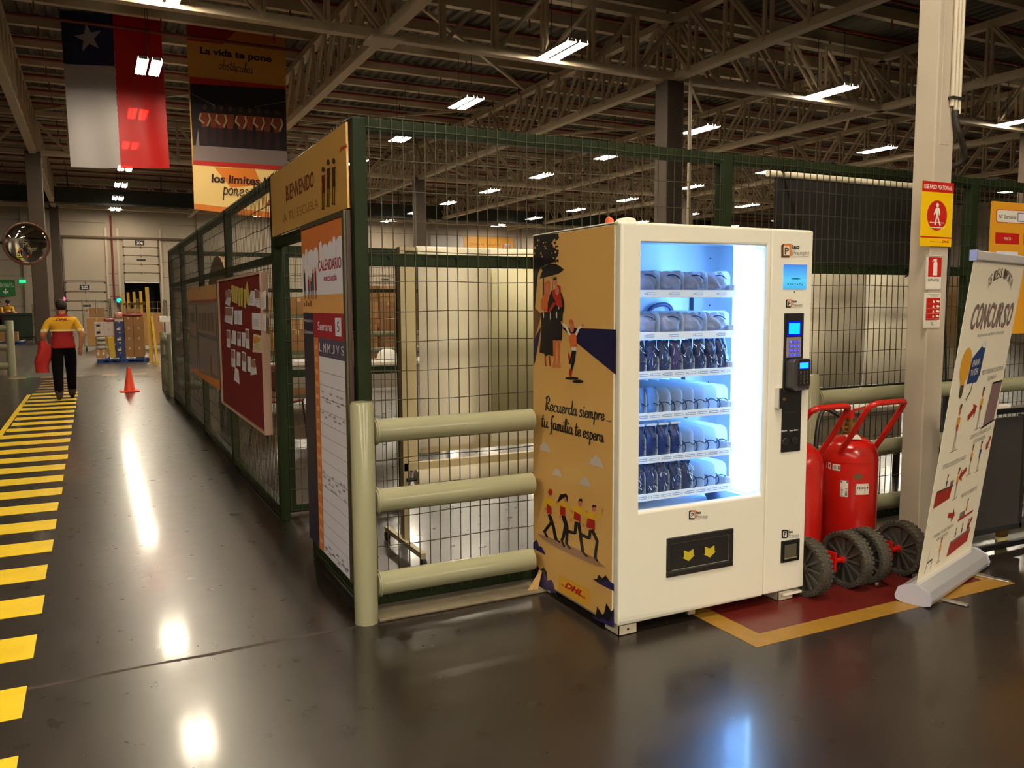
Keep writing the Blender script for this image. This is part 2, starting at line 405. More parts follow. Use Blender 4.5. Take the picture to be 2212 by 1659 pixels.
# trailer mouth behind the raised door
struct(MB().add([(1.95, PY1, 0), (4.12, PY1, 0), (4.12, PY1, 3.1), (1.95, PY1, 3.1), (1.95, 66, 0), (4.12, 66, 0), (4.12, 66, 3.1), (1.95, 66, 3.1)],
       [(0, 1, 5, 4), (1, 2, 6, 5), (2, 3, 7, 6), (3, 0, 4, 7), (4, 5, 6, 7)]).build('wall_trailer', DARK), 'dark inside of a trailer behind the raised dock door', 'wall')
PLATE = mat('navy_number_plate', (16, 20, 34), .4)
def dock_door(n, x0, x1, z0, z1, nr, label, rows=5):
    d = bpy.data.objects.new('door_%d' % n, None); COL.objects.link(d); d.location = ((x0 + x1) / 2, PY1 - .1, z0); struct(d, label, 'door')
    h = (z1 - z0) / rows
    for i in range(rows):
        MB().box(x0, x1, PY1 - .13, PY1 - .07, z0 + i * h + .02, z0 + (i + 1) * h - .02).build('door_section', DOORM, d, bevel=.015)
        MB().box((x0 + x1) / 2 - .04, (x0 + x1) / 2 + .04, PY1 - .15, PY1 - .13, z0 + (i + 1) * h - .1, z0 + (i + 1) * h + .08).build('hinge', WALLD, d)
        for x in (x0, x1): MB().box(x - .06, x + .06, PY1 - .19, PY1 - .12, z0 + (i + 1) * h - .05, z0 + (i + 1) * h + .03).build('hinge', DARK, d)
    MB().box((x0 + x1) / 2 - .27, (x0 + x1) / 2 + .27, PY1 - .145, PY1 - .13, z0 + 2.4 * h, z0 + 2.62 * h).build('pull_slot', DARK, d)
    c = (x0 + x1) / 2 - .05
    p = MB().box(c - .28, c + .28, PY1 - .16, PY1 - .135, z1 - .5 * h - .16, z1 - .5 * h + .16).build('number_plate', PLATE, d)
    a = Art(lambda q: (q[0], PY1 - .161, q[1]), (0, -1, 0), .004)
    a.text(nr, (c - .2, z1 - .5 * h - .1), (c + .2, z1 - .5 * h - .1), (c - .2, z1 - .5 * h + .1), WHITE, bold=.02); a.done('lettering', p)
    return d
dock_door(1, -1.5, .8, .02, 3.02, '205', 'closed cream dock door with number plate 205')
dock_door(2, 2.0, 4.08, 3.12, 5.95, '206', 'raised cream dock door with number plate 206')
dock_door(3, 18.6, 21.2, 1.9, 4.9, '210', 'cream dock door numbered 210 seen through the cage')
MB().box(2.0, 4.08, PY1 - .1, PY1 - .02, 3.02, 3.12).build('door_seal', mat('white_strip', (225, 215, 195), .5), bpy.data.objects['door_2'])
# ------------------------------------------------------------------ ceiling: corrugated sheet, purlins, sprinkler pipes
b = MB(); vs = []; xs = []
x = PX0; k = 0
while x < PX1:
    xs += [(x, 9.62), (x + .12, 9.62), (x + .17, 9.55), (x + .29, 9.55)]; x += .34
for x, z in xs: vs += [(x, PY0, z), (x, PY1 + .3, z)]
b.add(vs, [(2 * i, 2 * i + 1, 2 * i + 3, 2 * i + 2) for i in range(len(xs) - 1)])
b.add([(PX0, PY0, 9.9), (PX1, PY0, 9.9), (PX1, PY1, 9.9), (PX0, PY1, 9.9)], [(0, 1, 2, 3)])
ce = struct(b.build('ceiling', ROOF), 'corrugated metal roof sheet on steel purlins', 'ceiling')
pur = None; sp = None; hang = None
for i in range(47):
    y = -40 + 2.16 * i + .3
    if pur is None:
        c = MB(); X0, X1 = PX0, PX1
        c.box(X0, X1, -.1, .1, 9.5, 9.53); c.box(X0, X1, -.1, -.085, 9.24, 9.5); c.box(X0, X1, -.1, .1, 9.22, 9.245); c.box(X0, X1, .085, .1, 9.245, 9.28)
        pur = c.build('purlin', STEEL, ce); o = pur
    else:
        o = pur.copy(); COL.objects.link(o)
    o.location.y = y
    if sp is None:
        sp = MB().cyl((PX0, 0, 9.16), (PX1, 0, 9.16), .05, 8).build('sprinkler_pipe', PIPE, ce, smooth=40); o = sp
    else:
        o = sp.copy(); COL.objects.link(o)
    o.location.y = y + 1.0
hb = MB()
for y in range(14, 60, 2):
    for x in range(-4, 34, 3): hb.box(x, x + .035, y * 1.08 - .9, y * 1.08 - .865, 8.98, 9.55)
h = hb.build('sprinkler_drop', PIPE, ce); h['kind'] = 'stuff'
# ------------------------------------------------------------------ roof trusses
_ST = {}
def strut(parent, p, q, w, m=None, name='web_strut'):
    p, q = Vector(p), Vector(q); L = round((q - p).length, 3); key = (L, w)
    if key not in _ST:
        _ST[key] = MB().box(0, L, -w / 2, w / 2, -w / 2, w / 2).build('web_strut', m or STEEL); o = _ST[key]
    else:
        o = _ST[key].copy(); COL.objects.link(o)
    o.name = name
    o.parent = parent; d = (q - p)
    o.rotation_euler = d.to_track_quat('X', 'Z').to_euler(); o.location = p
    return o
def truss(axis, c, a0, a1, near, label, step=1.35, w=.12, chord=.24):
    """a flat lattice girder along axis 'X' or 'Y' at the cross position c"""
    P = (lambda t, z: (t, c, z)) if axis == 'X' else (lambda t, z: (c, t, z))
    t = bpy.data.objects.new('roof_truss', None); COL.objects.link(t); struct(t, label, 'truss')
    for z, nm in ((ZCH, 'bottom_chord'), (ZTOP, 'top_chord')):
        MB().bar(P(a0, z), P(a1, z), chord, chord * .8).build(nm, STEEL, t, local=True)
    n = int((a1 - a0) / step); mid = n // 2; rest = MB()
    for i in range(n):
        s = a0 + i * step; e = s + step
        cols = (-17.8, -1.8, 14.2, 30.2, 46.2) if axis == 'X' else (-20.5, -1.0, 18.5, 38.0, 57.5)
        c_ = min(cols, key=lambda q: abs(q - (s + e) / 2))
        seg = [(P(s, ZTOP), P(e, ZCH))] if (s + e) / 2 > c_ else [(P(s, ZCH), P(e, ZTOP))]
        off = .11
        for sg in (-1, 1):
            dv = Vector((0, off * sg, 0)) if axis == 'X' else Vector((off * sg, 0, 0))
            pairs = [(Vector(p) + dv, Vector(q) + dv) for p, q in seg] + [(Vector(P(s, ZCH)) + dv, Vector(P(s, ZTOP)) + dv)]
            for p, q in pairs:
                if near[0] <= s <= near[1]: strut(t, p, q, w * .62)
                else: rest.bar(p, q, w * .62)
    if rest.v:
        r = rest.build('web_lattice', STEEL, t, local=True); r['kind'] = 'stuff'
    return t
truss('X', 18.5, -10, 46, (-4, 30), 'cream lattice truss crossing the hall in front of the hanging flag')
truss('X', 38.0, -10, 46, (99, 99), 'second cream lattice truss crossing the hall deeper in')
truss('X', 57.5, -10, 46, (99, 99), 'last cream lattice truss before the dock wall')
truss('X', -1.0, -10, 30, (99, 99), 'cream lattice truss overhead behind the viewer')
for x, l, nr in ((-1.8, 'cream lattice truss running lengthwise over the walkway side', (16, 38)), (6.1, 'cream lattice truss running lengthwise over the mesh cage', (12, 38)),
             (14.2, 'cream lattice truss running lengthwise over the dark roof column', (10, 38)), (22.2, 'cream lattice truss running lengthwise beyond the dark roof column', (14, 30)),
             (30.2, 'cream lattice truss running lengthwise in the third bay', (99, 99)), (38.2, 'cream lattice truss running lengthwise in the last bay', (99, 99))):
    truss('Y', x, -12, 60.5, nr, l)
MB().box(5.75, 6.45, 18.15, 18.85, ZCH - .16, ZCH - .1).build('node_plate', STEEL, bpy.data.objects['roof_truss'])
# diagonal wind braces seen between the trusses
wbz = MB()
for xa, ya, xb, yb in ((6.1, 19, 14.2, 27), (14.2, 19, 22.2, 27), (14.2, 38, 22.2, 30), (6.1, 38, 14.2, 30), (22.2, 19, 30.2, 27), (-1.8, 38, 6.1, 30), (14.2, 40, 22.2, 48), (22.2, 40, 30.2, 48)):
    wbz.bar((xa, ya, ZTOP + .1), (xb, yb, ZTOP + .1), .09)
w_ = wbz.build('wind_brace', STEEL, ce); w_['kind'] = 'stuff'
# ------------------------------------------------------------------ columns
COLD = mat('dark_column', (72, 60, 48), .75, var=.1, scale=3)
def column(x, y, w, z1, label, m=COLD):
    c = MB().box(x - w / 2, x + w / 2, y - w / 2, y + w / 2, 0, z1).build('column', m, None, bevel=.02)
    return struct(c, label, 'column')
column(14.2, 18.65, .55, ZCH - .1, 'dark square roof column rising behind the vending machine')
column(-1.8, 38, .55, ZCH, 'tan square column beside the convex mirror')
column(14.2, 38, .5, ZCH, 'dark square column deep in the hall seen through the mesh')
column(-1.8, 57.5, .5, ZCH, 'tan column close to the dock wall')
column(30.2, 38, .55, ZCH, 'dark column in the third bay of the hall')
column(30.2, 18.65, .55, ZCH, 'dark column hidden behind the near white column')
column(-2.05, 18.65, .5, ZCH, 'square column carrying the convex mirror')
column(14.2, 57.5, .5, ZCH, 'dark column near the dock wall behind the cage')
MB().cyl((14.62, 18.3, 0), (14.62, 18.3, ZCH), .05, 8).build('drain_pipe', STEEL, bpy.data.objects['column'], smooth=40)
# dark duct and fascia close to the far wall
DUCT = mat('dark_green_duct', (46, 50, 40), .45, metal=.2, var=.1)
d = thing('air_duct', 'long dark duct hung across the hall before the dock wall', 'duct', (10, 55, 7.6))
MB().box(-22, 46, 54.6, 55.4, 7.45, 8.3).build('duct_body', DUCT, d, bevel=.03)
MB().box(-22, 46, 54.5, 54.62, 7.36, 7.46).build('duct_flange', DUCT, d)
for x in (-6, -1, 4, 9, 14, 19, 24, 29): MB().box(x, x + .06, 54.97, 55.03, 8.3, 9.3).build('hanger', DARK, d)
# ------------------------------------------------------------------ ceiling lights on their regular grid
LAMP = mat('lit_tube', (255, 244, 225), .5, emit=LAMP_POWER, erg=LAMP_COL)
HOUS = mat('lamp_housing', (196, 188, 172), .5)
lamp0 = None; lampn = None
rows = [(-7.3, 'over the side bay'), (1.55, 'over the walkway'), (10.3, 'over the mesh cage'), (19.2, 'beyond the dark column'), (28.05, 'in the third bay')]
ORD = ['first', 'second', 'third', 'fourth', 'fifth', 'sixth', 'seventh', 'eighth', 'ninth', 'tenth', 'eleventh', 'twelfth', 'thirteenth', 'fourteenth', 'fifteenth', 'sixteenth', 'seventeenth']
LAMPN = mat('lit_tube_boosted', (255, 244, 225), .5, emit=NEAR_POWER, erg=LAMP_COL)  # same tubes, boosted out of view to brighten surfaces facing the viewer
def lamp_proto(m=LAMP):
    t = thing('ceiling_light', '', 'light')
    for s in (-1, 1):
        tb = MB()
        for dx in (-.055, .055):
            tb.cyl((s * .16 + dx, -.72, 0), (s * .16 + dx, .72, 0), .036, 8)
        tb.build('tube', m, t, local=True)
        h = MB()
        for e in (-1, 1):
            q = [(e * .125, -.03), (e * .1, .05), (e * .004, .05), (e * .004, .056), (e * .104, .056), (e * .13, -.03)]
            n = len(q); h.add([(s * .16 + u, y_, w) for y_ in (-.76, .76) for u, w in q], [(k, (k + 1) % n, n + (k + 1) % n, n + k) for k in range(n)])
        for y_ in (-.76, .758): h.box(s * .16 - .1, s * .16 + .1, y_, y_ + .002, -.02, .05)
        h.build('housing', HOUS, t, local=True)
    MB().box(-.3, .3, -.5, -.44, .07, .09).box(-.3, .3, .44, .5, .07, .09).build('mounting_frame', HOUS, t, local=True)
    MB().cyl((0, -.47, .09), (0, -.47, 1.6), .008, 5).cyl((0, .47, .09), (0, .47, 1.6), .008, 5).build('hanger_frame', DARK, t, local=True)
    return t
for x, rn in rows:
    for k in range(17):
        y = 58.0 - 5.75 * k
        if (x > 15 and y < 17) or (x < -5 and (y > 3 or y < -30)) or (5 < x < 15 and -8 < y < 17): continue
        if y < 4:
            if lampn is None: lampn = lamp_proto(LAMPN); o = lampn
            else: o = dup(lampn)
        elif lamp0 is None: lamp0 = lamp_proto(); o = lamp0
        else: o = dup(lamp0)
        o.location = (x, y, ZCH + .02); tag(o, 'lit twin-tube ceiling light %s, %s from the dock wall' % (rn, ORD[k]), 'light', 'hall ceiling lights')
for x in (34, 42):
    for k in range(0, 7):
        o = dup(lamp0); o.location = (x, 58.5 - 5.3 * k, 7.1); tag(o, 'lit ceiling light in row %s past the third bay, %s from the dock wall' % (('one', 'two')[x > 40], ORD[k]), 'light', 'hall ceiling lights')
# ------------------------------------------------------------------ mesh fence
def wires(mb, axis, c, a0, a1, z0, z1, dv=.0545, dh=.141, r=.0019):
    n = int((a1 - a0) / dv)
    for i in range(n + 1):
        a = a0 + i * dv
        j1, j2 = .0006 * math.sin(i * 2.7), .0008 * math.sin(i * 1.3)
        if axis == 'X': mb.box(a - r + j1, a + r + j1, c - r, c + r, z0, z1 + j2)
        else: mb.box(c - r, c + r, a - r + j1, a + r + j1, z0, z1 + j2)
    z = z1 - .045
    while z > z0:
        N = 10
        for i in range(N):
            s0 = a0 - .02 + (a1 - a0 + .04) * i / N; s1 = a0 - .02 + (a1 - a0 + .04) * (i + 1) / N
            d0 = .004 * math.sin(z * 7 + i * 1.9); d1_ = .004 * math.sin(z * 7 + (i + 1) * 1.9)
            P0, P1 = ((s0, c - .004, z + d0), (s1, c - .004, z + d1_)) if axis == 'X' else ((c - .004, s0, z + d0), (c - .004, s1, z + d1_))
            mb.bar(P0, P1, 2 * r)
        z -= dh
    return mb
FY, FX, FT = 3.80, 1.12, 2.34
ff = thing('mesh_fence', 'dark green welded mesh fence behind the vending machine and the white column', 'fence', (1.12, FY, 0))
for x0, x1 in ((1.092, 1.157), (3.25, 3.33), (5.46, 5.54), (7.66, 7.74)):
    MB().box(x0, x1, FY - .03, FY + .035, .016, FT - .005).build('post', GREEN, ff, bevel=.004)
for x0, x1 in ((1.157, 3.25), (3.33, 5.46), (5.54, 7.66)):
    MB().box(x0, x1, FY - .022, FY + .03, FT - .066, FT - .004).build('top_rail', GREEN, ff, bevel=.003)
    MB().box(x0, x1, FY - .02, FY + .025, 1.662, 1.722).build('mid_rail', GREEN, ff, bevel=.003)
    MB().box(x0, x1, FY - .02, FY + .03, .03, .095).build('bottom_rail', GREEN, ff, bevel=.003)
    wires(MB(), 'X', FY - .027, x0 + .012, x1 - .01, .06, FT).build('wire_mesh', WIRE, ff)
    c = MB()
    n = 12
    for i in range(n): c.cyl((x0 + .1 + i * (x1 - x0 - .2) / (n - 1), FY - .034, 1.705), (x0 + .1 + i * (x1 - x0 - .2) / (n - 1), FY - .02, 1.705), .007, 6)
    c.build('rivet', GREEN, ff)
fs = thing('mesh_fence', 'long dark green welded mesh fence running along the walkway', 'fence', (FX, 5.7, 0))
for y0, y1 in ((5.685, 5.755), (7.86, 7.94), (10.02, 10.1), (12.16, 12.24), (14.05, 14.13), (4.72, 4.77)):
    MB().box(FX - .03, FX + .03, y0, y1, 0, FT - .005 if y0 > 5 else 1.92).build('post', GREEN, fs, bevel=.004)
for y0, y1 in ((5.755, 7.86), (7.94, 10.02), (10.1, 12.16), (12.24, 14.05)):
    MB().box(FX - .022, FX + .028, y0, y1, FT - .066, FT - .004).build('top_rail', GREEN, fs)
    MB().box(FX - .02, FX + .025, y0, y1, 1.77, 1.82).build('mid_rail', GREEN, fs)
    MB().box(FX - .02, FX + .03, y0, y1, .03, .09).build('bottom_rail', GREEN, fs)
    wires(MB(), 'Y', FX - .027, y0 + .01, y1 - .01, .05, FT).build('wire_mesh', WIRE, fs)
MB().box(FX - .022, FX + .028, 3.835, 5.685, FT - .066, FT - .004).build('top_rail', GREEN, fs)
MB().box(FX - .022, FX + .028, 4.77, 5.685, 1.865, 1.925).build('door_lintel_rail', GREEN, fs)
MB().box(FX - .02, FX + .03, 3.835, 4.72, .03, .09).build('bottom_rail', GREEN, fs)
wires(MB(), 'Y', FX - .02, 3.85, 4.71, .05, 1.93).build('wire_mesh', WIRE, fs)
wires(MB(), 'Y', FX - .02, 3.85, 5.67, 1.93, FT + .01).build('wire_mesh', WIRE, fs)
# far cage corner turning along the back
fb = thing('mesh_fence', 'dark green mesh fence closing the far end of the cage', 'fence', (1.2, 14.1, 0))
for x in (3.3, 5.5): MB().box(x - .035, x + .035, 14.06, 14.13, 0, FT).build('post', GREEN, fb)
MB().box(1.16, 5.5, 14.07, 14.12, FT - .066, FT).build('top_rail', GREEN, fb); MB().box(1.16, 5.5, 14.07, 14.12, 1.7, 1.76).build('mid_rail', GREEN, fb)
wires(MB(), 'X', 14.05, 1.17, 5.5, .05, FT).build('wire_mesh', WIRE, fb)
# gate standing open inside the doorway
g = thing('mesh_gate', 'dark green mesh gate swung open inside the cage doorway', 'gate', (1.17, 5.86, 0))
for x in (1.165, 2.0): MB().box(x, x + .06, 5.84, 5.88, .02, 1.89).build('stile', GREEN, g, bevel=.003)
for z in (.02, .98, 1.835): MB().box(1.225, 2.0, 5.84, 5.88, z, z + .055).build('gate_rail', GREEN, g, bevel=.003)
wires(MB(), 'X', 5.835, 1.19, 2.04, .03, 1.88, dv=.075, dh=.15).build('wire_mesh', WIRE, g)
MB().cyl((1.15, 5.8, .4), (1.15, 5.8, .5), .012, 8).cyl((1.15, 5.8, 1.5), (1.15, 5.8, 1.6), .012, 8).build('hinge_bolt', DARK, g)
# ------------------------------------------------------------------ tubular guard rails
def guard(label, posts, rails, top=1.04, zs=(.90, .572, .176), r=.055, pr=.055, loc=(0, 0, 0)):
    t = thing('guard_rail', label, 'guard rail', loc)
    for (x, y) in posts:
        MB().lathe([(.0001, 0), (pr, 0), (pr, top - .012), (pr - .008, top), (.0001, top)], (x, y, 0), 28).build('post', RAILG, t, smooth=40)
    for p, q in rails:
        for z in zs:
            MB().cyl((p[0], p[1], z), (q[0], q[1], z), r, 24).build('rail', RAILG, t, smooth=40)
            d = (Vector((*q, z)) - Vector((*p, z))).normalized()
            ring = [Vector((p[0], p[1], z)) + d * .012 + Vector((-d.y * math.cos(a), d.x * math.cos(a), math.sin(a))) * (r + .003) for a in [2 * math.pi * i / 24 for i in range(24)]]
            MB().tube(ring, .006, 6, closed=True).build('weld_bead', RAILG, t, smooth=60)
    return t
guard('grey green tubular guard rail between the calendar board and the vending machine', [(1.078, 3.67)], [((1.13, 3.67), (1.955, 3.67))], loc=(1.078, 3.67, 0))
guard('grey green tubular guard rail behind the red wheeled extinguishers', [(3.87, 3.66), (6.6, 3.66)], [((3.92, 3.66), (6.57, 3.66))], top=1.05, r=.052, zs=(.895, .55, .185), loc=(3.87, 3.66, 0))
guard('far grey tubular guard rail at the end of the mesh fence', [(1.13, 14.6), (1.1, 15.75)], [((1.17, 14.6), (3.6, 14.6)), ((1.1, 15.7), (1.13, 14.65))], top=1.02, r=.07, pr=.075, loc=(1.13, 14.6, 0))
guard('grey tubular guard rail across the walkway near the convex mirror', [(-1.62, 20.75), (-4.2, 20.75)], [((-1.67, 20.75), (-4.15, 20.75))], top=1.19, zs=(1.02, .62, .22), r=.08, pr=.085, loc=(-1.62, 20.75, 0))
# ------------------------------------------------------------------ boards hung on the walkway fence
SIGNY = mat('ochre_glossy_board', (206, 158, 84), .13, var=.03, scale=2)
MAROON = mat('maroon_print', (104, 26, 20), .13); OLIVE = mat('olive_print', (58, 48, 26), .13); SKINP = mat('printed_skin', (206, 140, 100), .4)
FADE = mat('faded_brown_print', (150, 100, 52), .13)
t = thing('welcome_sign', 'glossy ochre welcome sign over the cage doorway', 'sign', (1.08, 4.7, 1.92))
MB().box(1.072, 1.084, 3.812, 5.61, 1.926, 2.315).build('sign_board', SIGNY, t, bevel=.002)
for y in (3.83, 4.4, 5.0, 5.58): MB().cyl((1.07, y, 2.318), (1.088, y, 2.33), .006, 6).build('cable_tie', BLACK, t)
a = Art(lambda p: onX(zoom(580, 380, 11.06)(p), 1.072), (-1, 0, 0), .0008)
a.text('BIENVENIDO', (425, 620), (1085, 262), (418, 238), MAROON, bold=.012)
a.text('A TU ESCUELA', (360, 1120), (1195, 752), (352, 905), FADE, bold=-.006)
def sfig(cx, top, bot, w, col, hair=None):
    h = bot - top
    a.oval(cx, top + h * .1, w * .28, h * .085, SKINP, 1, 12); a.oval(cx, top + h * .06, w * .34, h * .065, hair or OLIVE, 2, 12)
    a.poly([(cx - w * .42, top + h * .2), (cx + w * .42, top + h * .18), (cx + w * .3, top + h * .42), (cx + w * .38, top + h * .6), (cx - w * .3, top + h * .62), (cx - w * .26, top + h * .42)], col, 1)
    for s in (-.22, .2):
        a.line([(cx + s * w, top + h * .6), (cx + s * w * .8, top + h * .97)], w * .16, OLIVE, 1); a.oval(cx + s * w * 1.1, bot - h * .015, w * .18, h * .018, INK, 2, 8)
    a.line([(cx - w * .4, top + h * .22), (cx - w * .52, top + h * .45)], w * .12, SKINP, 1); a.line([(cx + w * .4, top + h * .22), (cx + w * .55, top + h * .5)], w * .12, SKINP, 1)
sfig(1310, -210, 810, 100, MAROON); sfig(1432, -390, 740, 110, OLIVE); sfig(1562, -420, 690, 110, OLIVE)
a.text('DHL', (1690, -560), (1890, -690), (1705, -660), mat('dhl_red', (190, 20, 24), .3), bold=.03, shear=.35)
a.done('sign_print', t)
# calendar board
t = thing('calendar_board', 'tall printed weekly calendar board fixed to the fence corner', 'board', (1.08, 4.25, .14))
MB().box(1.058, 1.084, 3.806, 4.705, .148, 1.918).build('board_panel', mat('board_edge', (60, 40, 34), .4), t, bevel=.002)
MB().box(1.05, 1.062, 3.806, 3.84, .148, 1.918).box(1.05, 1.062, 3.84, 4.705, 1.893, 1.918).build('board_frame', mat('board_frame_olive', (74, 70, 48), .4), t)
ORNG = mat('calendar_orange', (214, 122, 62), .45); PALE = mat('calendar_pale', (226, 222, 238), .5); SAND = mat('calendar_sand', (226, 168, 104), .45)
CRIM = mat('calendar_crimson', (164, 34, 50), .45); NAVYC = mat('calendar_navy', (46, 42, 60), .45); PURP = mat('calendar_slate', (84, 76, 104), .45)
ORNL = mat('calendar_light_orange', (232, 168, 110), .45)
TW = 4.703; 
a = Art(lambda p: (1.0575, TW - p[0] * .865, p[1]), (-1, 0, 0), .0006)   # p: (0..1 across, height)
a.rect(0, .15, 1, 1.892, PALE)
a.rect(0, 1.70, 1, 1.892, ORNG, 1)
for cx, w, h_ in ((.05, .05, .05), (.13, .035, .09), (.25, .08, .07), (.38, .06, .08), (.5, .035, .12), (.6, .07, .09), (.72, .06, .1), (.81, .035, .13), (.93, .08, .12), (.31, .05, .05), (.66, .05, .06)):
    a.rect(cx - w, 1.69, cx + w, 1.70 + h_ * .6, PALE, 2); a.oval(cx, 1.70 + h_ * .6, w, .035, PALE, 2, 14)
a.text('CALENDARIO', (.43, 1.655), (.95, 1.655), (.43, 1.71), CRIM, 3, bold=.015)
a.text('escuela', (.56, 1.60), (.85, 1.60), (.56, 1.635), CRIM, 3, bold=.01)
for cx, c_, h_ in ((.06, NAVYC, .1), (.17, CRIM, .06), (.24, PURP, .05), (.29, OLIVE, .09), (.355, CRIM, .1)):
    a.rect(cx - .022, 1.56, cx + .022, 1.56 + h_, c_, 3); a.oval(cx, 1.57 + h_, .018, .012, SKINP, 4, 10); a.line([(cx - .01, 1.56), (cx - .012, 1.515)], .008, INK, 3); a.line([(cx + .01, 1.56), (cx + .012, 1.515)], .008, INK, 3)
a.rect(0, 1.44, 1, 1.535, SAND, 2)
for i in range(4): a.rect(.02 + i * .06, 1.475, .06 + i * .06, 1.495 + .01 * (i % 2), FADE, 3)
a.rect(0, .15, .27, 1.44, NAVYC, 2)
a.text('Multiplicadores', (.02, 1.385), (.25, 1.385), (.02, 1.405), PALE, 3); a.text('Coordinadores', (.02, 1.325), (.25, 1.325), (.02, 1.345), PALE, 3)
a.rect(.27, 1.31, 1, 1.44, CRIM, 2)
a.text('Semana', (.38, 1.35), (.72, 1.35), (.38, 1.395), PALE, 3, bold=.01)
a.rect(.79, 1.33, .92, 1.42, PALE, 3); a.text('5', (.83, 1.35), (.88, 1.35), (.83, 1.40), PURP, 4)
a.rect(.27, .15, .385, 1.31, ORNG, 2)
for i in range(17): a.rect(.29, .19 + i * .066, .365, .215 + i * .066, ORNL, 3)
a.rect(.385, 1.215, 1, 1.31, PURP, 2)
for i, ch in enumerate('LMMJVS'): a.text(ch, (.405 + i * .1, 1.24), (.465 + i * .1, 1.24), (.405 + i * .1, 1.285), PALE, 3)
for i in range(15): a.line([(.385, 1.135 - i * .068), (1, 1.135 - i * .068)], .0016, INK, 2)
for i, z in enumerate((1.03, 1.0, .985, .92, .9, .60, .575, .555, .53, .21, .19, .175)):
    for k in range(6):
        if (i * 7 + k * 3) % 5 < 3:
            x0 = .43 + k * .09 + .02 * math.sin(i + k); a.line([(x0 + q * .011, z + .006 * math.sin(q * 2.1 + i)) for q in range(6)], .003, INK, 3)
a.done('calendar_print', t)
# red pin board
RCL = mat('red_felt', (112, 10, 12), .9, var=.08, scale=60)
t = thing('pin_board', 'large red felt pin board in a pale aluminium frame on the fence', 'board', (1.06, 6.95, .59))
MB().box(1.045, 1.085, 5.885, 8.055, .592, 1.702).build('felt_panel', RCL, t)
FRM = mat('pale_pink_frame', (214, 178, 158), .35, metal=.3)
for y0, y1, z0, z1 in ((5.872, 5.895, .58, 1.714), (8.045, 8.068, .58, 1.714), (5.895, 8.045, .58, .598), (5.895, 8.045, 1.697, 1.714)):
    MB().box(1.03, 1.085, y0, y1, z0, z1).build('frame', FRM, t, bevel=.002)
BXM = 1.0445
pap = mat('note_paper', (226, 222, 232), .6); papy = mat('yellow_ribbon_paper', (206, 184, 92), .6); papo = mat('stained_note_paper', (222, 200, 160), .6); papb = mat('photo_note_paper', (150, 112, 92), .6); PTXT = mat('note_text_grey', (150, 142, 150), .6); STAIN = mat('note_orange_blot', (214, 150, 60), .6)
def paper(pts, label, m=pap, top=None, lines=True, blot=False):
    """a sheet pinned on the felt, outline traced in the photograph's board plane"""
    Z = zoom(340, 560, 4.146)
    P = [onX(Z(p), BXM) for p in pts]
    b = MB(); n = len(P)
    cz = sum(p.z for p in P) / n
    P = [Vector((p.x - (.004 + .02 * max(0, (cz - p.z)) * (1 + .6 * math.sin(i * 2.1 + cz * 30))), p.y, p.z)) for i, p in enumerate(P)]
    b.prism(P, (.0012, 0, 0))
    o = b.build('note_paper', m); tag(o, label, 'paper', 'sheets pinned to the red board')
    y0 = min(p.y for p in P); y1 = max(p.y for p in P); z0 = min(p.z for p in P); z1 = max(p.z for p in P); xf = min(p.x for p in P) - .001
    a = Art(lambda q: (xf, y1 - (y1 - y0) * q[0], z0 + (z1 - z0) * q[1]), (-1, 0, 0), .0004)
    if top: a.rect(.12, .5, .88, .92, papb, 0)
    if blot: a.poly([(.1, .6), (.15, .85), (.45, .9), (.75, .82), (.6, .68), (.4, .55), (.25, .5)], STAIN, 0)
    if lines:
        for i in range(4 if top else 7): a.rect(.2, .22 + i * .07, .78 - .1 * (i % 3), .235 + i * .07, PTXT, 1)
    if a.v: a.done('note_print', o)
rowsp = [
 ('top row', [[(640, 265), (668, 280), (655, 420), (612, 400)], [(842, 280), (882, 285), (880, 420), (815, 410)], [(875, 262), (925, 290), (925, 440), (885, 420)], [(928, 305), (975, 280), (978, 440), (935, 465)]]),
 ('second row', [[(612, 425), (684, 428), (680, 588), (606, 558)], [(688, 460), (720, 458), (722, 582), (692, 580)], [(724, 460), (762, 458), (765, 588), (726, 582)], [(852, 480), (940, 484), (940, 640), (856, 626)], [(946, 488), (980, 490), (980, 648), (946, 636)]]),
 ('third row', [[(623, 630), (655, 632), (658, 795), (628, 785)], [(676, 635), (708, 645), (710, 765), (664, 752)], [(718, 648), (750, 652), (754, 780), (722, 775)], [(758, 652), (792, 660), (790, 790), (765, 780)], [(792, 620), (826, 625), (832, 808), (798, 795)]]),
 ('fourth row', [[(664, 805), (700, 808), (704, 970), (670, 960)], [(716, 828), (748, 836), (748, 962), (716, 950)], [(760, 822), (796, 836), (802, 1010), (766, 995)], [(810, 865), (840, 875), (842, 1012), (814, 1000)], [(850, 900), (880, 890), (895, 1030), (840, 1038)]])]
for rn, lst in rowsp:
    for i, q in enumerate(lst):
        paper(q, 'white note on the red board, %s, %s from the far end' % (rn, ORD[i]), top=(rn[0] in 'tf' and i in (0, 2, 4)) or (rn[0] == 's' and i == 0))
paper([(866, 668), (955, 690), (955, 838), (858, 832)], 'stained sheet with an orange blot on the red board', papo, blot=True)
paper([(700, 965), (730, 990), (742, 1120), (692, 1082)], 'lowest curled note on the red board', pap)
for i, q in enumerate([[(666, 230), (690, 235), (690, 385), (672, 378)], [(692, 238), (704, 242), (706, 395), (694, 388)], [(706, 242), (726, 246), (722, 400), (708, 392)], [(729, 256), (748, 258), (746, 425), (732, 415)], [(750, 258), (770, 256), (770, 425), (752, 418)], [(776, 270), (800, 268), (800, 440), (780, 430)], [(792, 255), (812, 195), (830, 360), (808, 405)]]):
    paper(q, 'yellow ribbon strip atop the red board, %s from the far end' % ORD[i], papy, lines=False)
